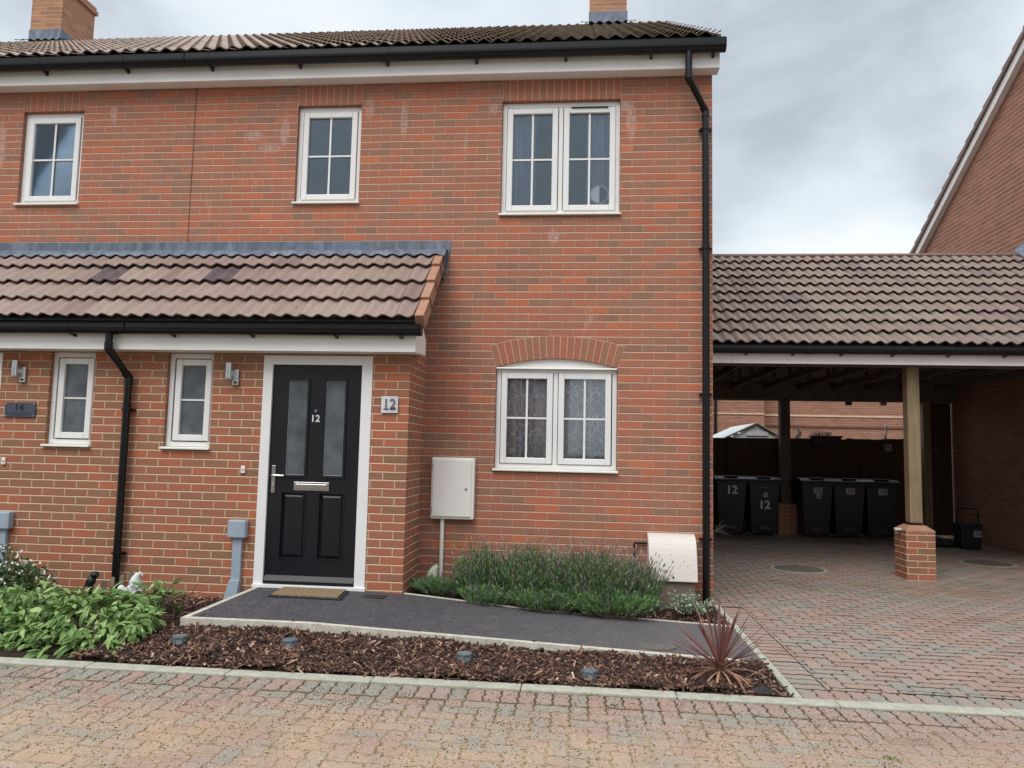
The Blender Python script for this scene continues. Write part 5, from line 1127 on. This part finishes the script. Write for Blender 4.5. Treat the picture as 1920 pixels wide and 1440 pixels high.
# far houses
def far_house(name, x0, x1, y, ang, label, bands, pipes, zeave, win):
    t = empty('distant_house', (x0, y, 0), label, 'house'); t.rotation_euler = (0, 0, ang); o = Vector((x0, y, 0))
    W_ = x1-x0; D = 5.0
    b = MB(); b.box(x0, x1, y, y+D, 0, zeave); b.build('wall', M['brick_pale'], t)
    b = MB(); b.prism_x([(y-.25, zeave), (y+D+.25, zeave), (y+D/2, zeave+1.35)], x0-.1, x1+.1); b.build('roof', M['tile_car'], t)
    for z, h, m_ in bands: b = MB(); b.box(x0, x1, y-.02, y, z, z+h); b.build('brick_band', m_, t)
    for px_ in pipes: b = MB(); b.tube([(px_, y-.06, 0), (px_, y-.06, zeave)], .045, 8); b.build('downpipe', M['gutter'], t)
    for wx, ww in win:
        b = MB(); ring(b, wx, wx+ww, 1.0, 2.12, y-.03, y+.02, .07); f_3 = b.build('window', M['upvc'], t); b = MB(); b.box(wx+.07, wx+ww-.07, y-.012, y-.004, 1.07, 2.05); b.build('pane', M['frost'], f_3)
        b = MB(); b.box(wx-.1, wx+ww+.1, y-.012, y-.001, 2.12, 2.36); b.build('lintel', M['soldier'], t)
far_house('a', 4.15, 11, 16.0, 0, 'long brick house wall seen beyond the carport fence', [(2.62, .05, M['cream_line']), (2.28, .05, M['crack'])], [], 4.4, [])
far_house('b', 1.0, 4.12, 15.6, -.10, 'pale brick house behind the greenhouse with black downpipes', [(2.62, .04, M['cream_line'])], [1.75, 2.72], 4.3, [(1.95, .45), (3.15, .5)])
# right hand neighbour
NB = empty('brick_house', (5.5, 4, 0), 'brick house with white barge board at the right edge', 'house'); X = 5.5; ry, rz = 3.9, 7.91; ey2, ez2 = 9.0, 4.93
b = MB(); b.add([(X, -1.2, -.1), (X, 9.0, -.1), (X, 9.0, ez2), (X, ry, rz), (X, -1.2, ez2)], [(4, 3, 2, 1, 0)]); b.quad((X, 9, -.1), (X+7, 9, -.1), (X+7, 9, ez2), (X, 9, ez2)); b.quad((X+7, -1.2, -.1), (X, -1.2, -.1), (X, -1.2, ez2), (X+7, -1.2, ez2)); b.build('wall', M['brick_nb'] if 'brick_nb' in M else M['brick_pale'], NB)
for s_, ye in ((1, 9.25), (-1, -1.45)):
    m_ = (ez2-rz)/(ey2-ry); ze = rz+m_*abs(ye-ry)
    def off(y, k2): return rz+m_*abs(y-ry)+k2
    b = MB(); b.hexa([(X-.10, ry, off(ry, .0)), (X-.08, ry, off(ry, .0)), (X-.08, ye, off(ye, .0)), (X-.10, ye, off(ye, .0)), (X-.10, ry, off(ry, .155)), (X-.08, ry, off(ry, .155)), (X-.08, ye, off(ye, .155)), (X-.10, ye, off(ye, .155))]); b.box(0, 0, 0, 0, 0, 0) if False else None
    b.hexa([(X-.08, ry, off(ry, .0)), (X+.0, ry, off(ry, .0)), (X+.0, ye, off(ye, .0)), (X-.08, ye, off(ye, .0)), (X-.08, ry, off(ry, .02)), (X+.0, ry, off(ry, .02)), (X+.0, ye, off(ye, .02)), (X-.08, ye, off(ye, .02))]); b.build('barge_board', M['fascia'], NB)
    b = MB(); nT = 18
    for i in range(nT):
        ya, yb = ry+(ye-ry)*i/nT, ry+(ye-ry)*(i+1)/nT
        b.hexa([(X-.14, ya, off(ya, .16)), (X+7, ya, off(ya, .16)), (X+7, yb, off(yb, .16)), (X-.14, yb, off(yb, .16)), (X-.14, ya, off(ya, .235)), (X+7, ya, off(ya, .235)), (X+7, yb, off(yb, .275)), (X-.14, yb, off(yb, .275))])
    b.build('roof', M['tile_car'], NB)

# houses across the road, which the windows mirror
def opposite(x0, x1, y, zeave, label, rise2=2.8, wins=()):
    t = empty('opposite_house', (x0, y, 0), label, 'house'); D = 7
    b = MB(); b.box(x0, x1, y-D, y, 0, zeave); b.build('wall', M['brick_pale'], t)
    b = MB(); b.prism_x([(y+.3, zeave), (y-D-.3, zeave), (y-D/2, zeave+rise2)], x0-.2, x1+.2); b.build('roof', M['tile_car'], t)
    for wx, wz in wins:
        b = MB(); ring(b, wx, wx+1.2, wz, wz+1.1, y-.02, y+.04, .09); b.box(wx+.56, wx+.64, y-.02, y+.04, wz+.09, wz+1.01); q = b.build('window', M['upvc'], t); b = MB(); b.box(wx+.09, wx+1.11, y+.002, y+.01, wz+.09, wz+1.01); b.build('pane', M['frost'], q)
opposite(-16, -1.9, -23, 5.0, 'long pale brick house across the road behind the viewer', 2.8, [(-14, 1), (-10.5, 1), (-7, 1), (-3.8, 1), (-14, 3.6), (-10.5, 3.6), (-7, 3.6), (-3.8, 3.6)])
opposite(1.2, 12, -27, 3.4, 'lower brick house across the road right of the gap', 2.0, [(2.5, 1.1), (6, 1.1)])
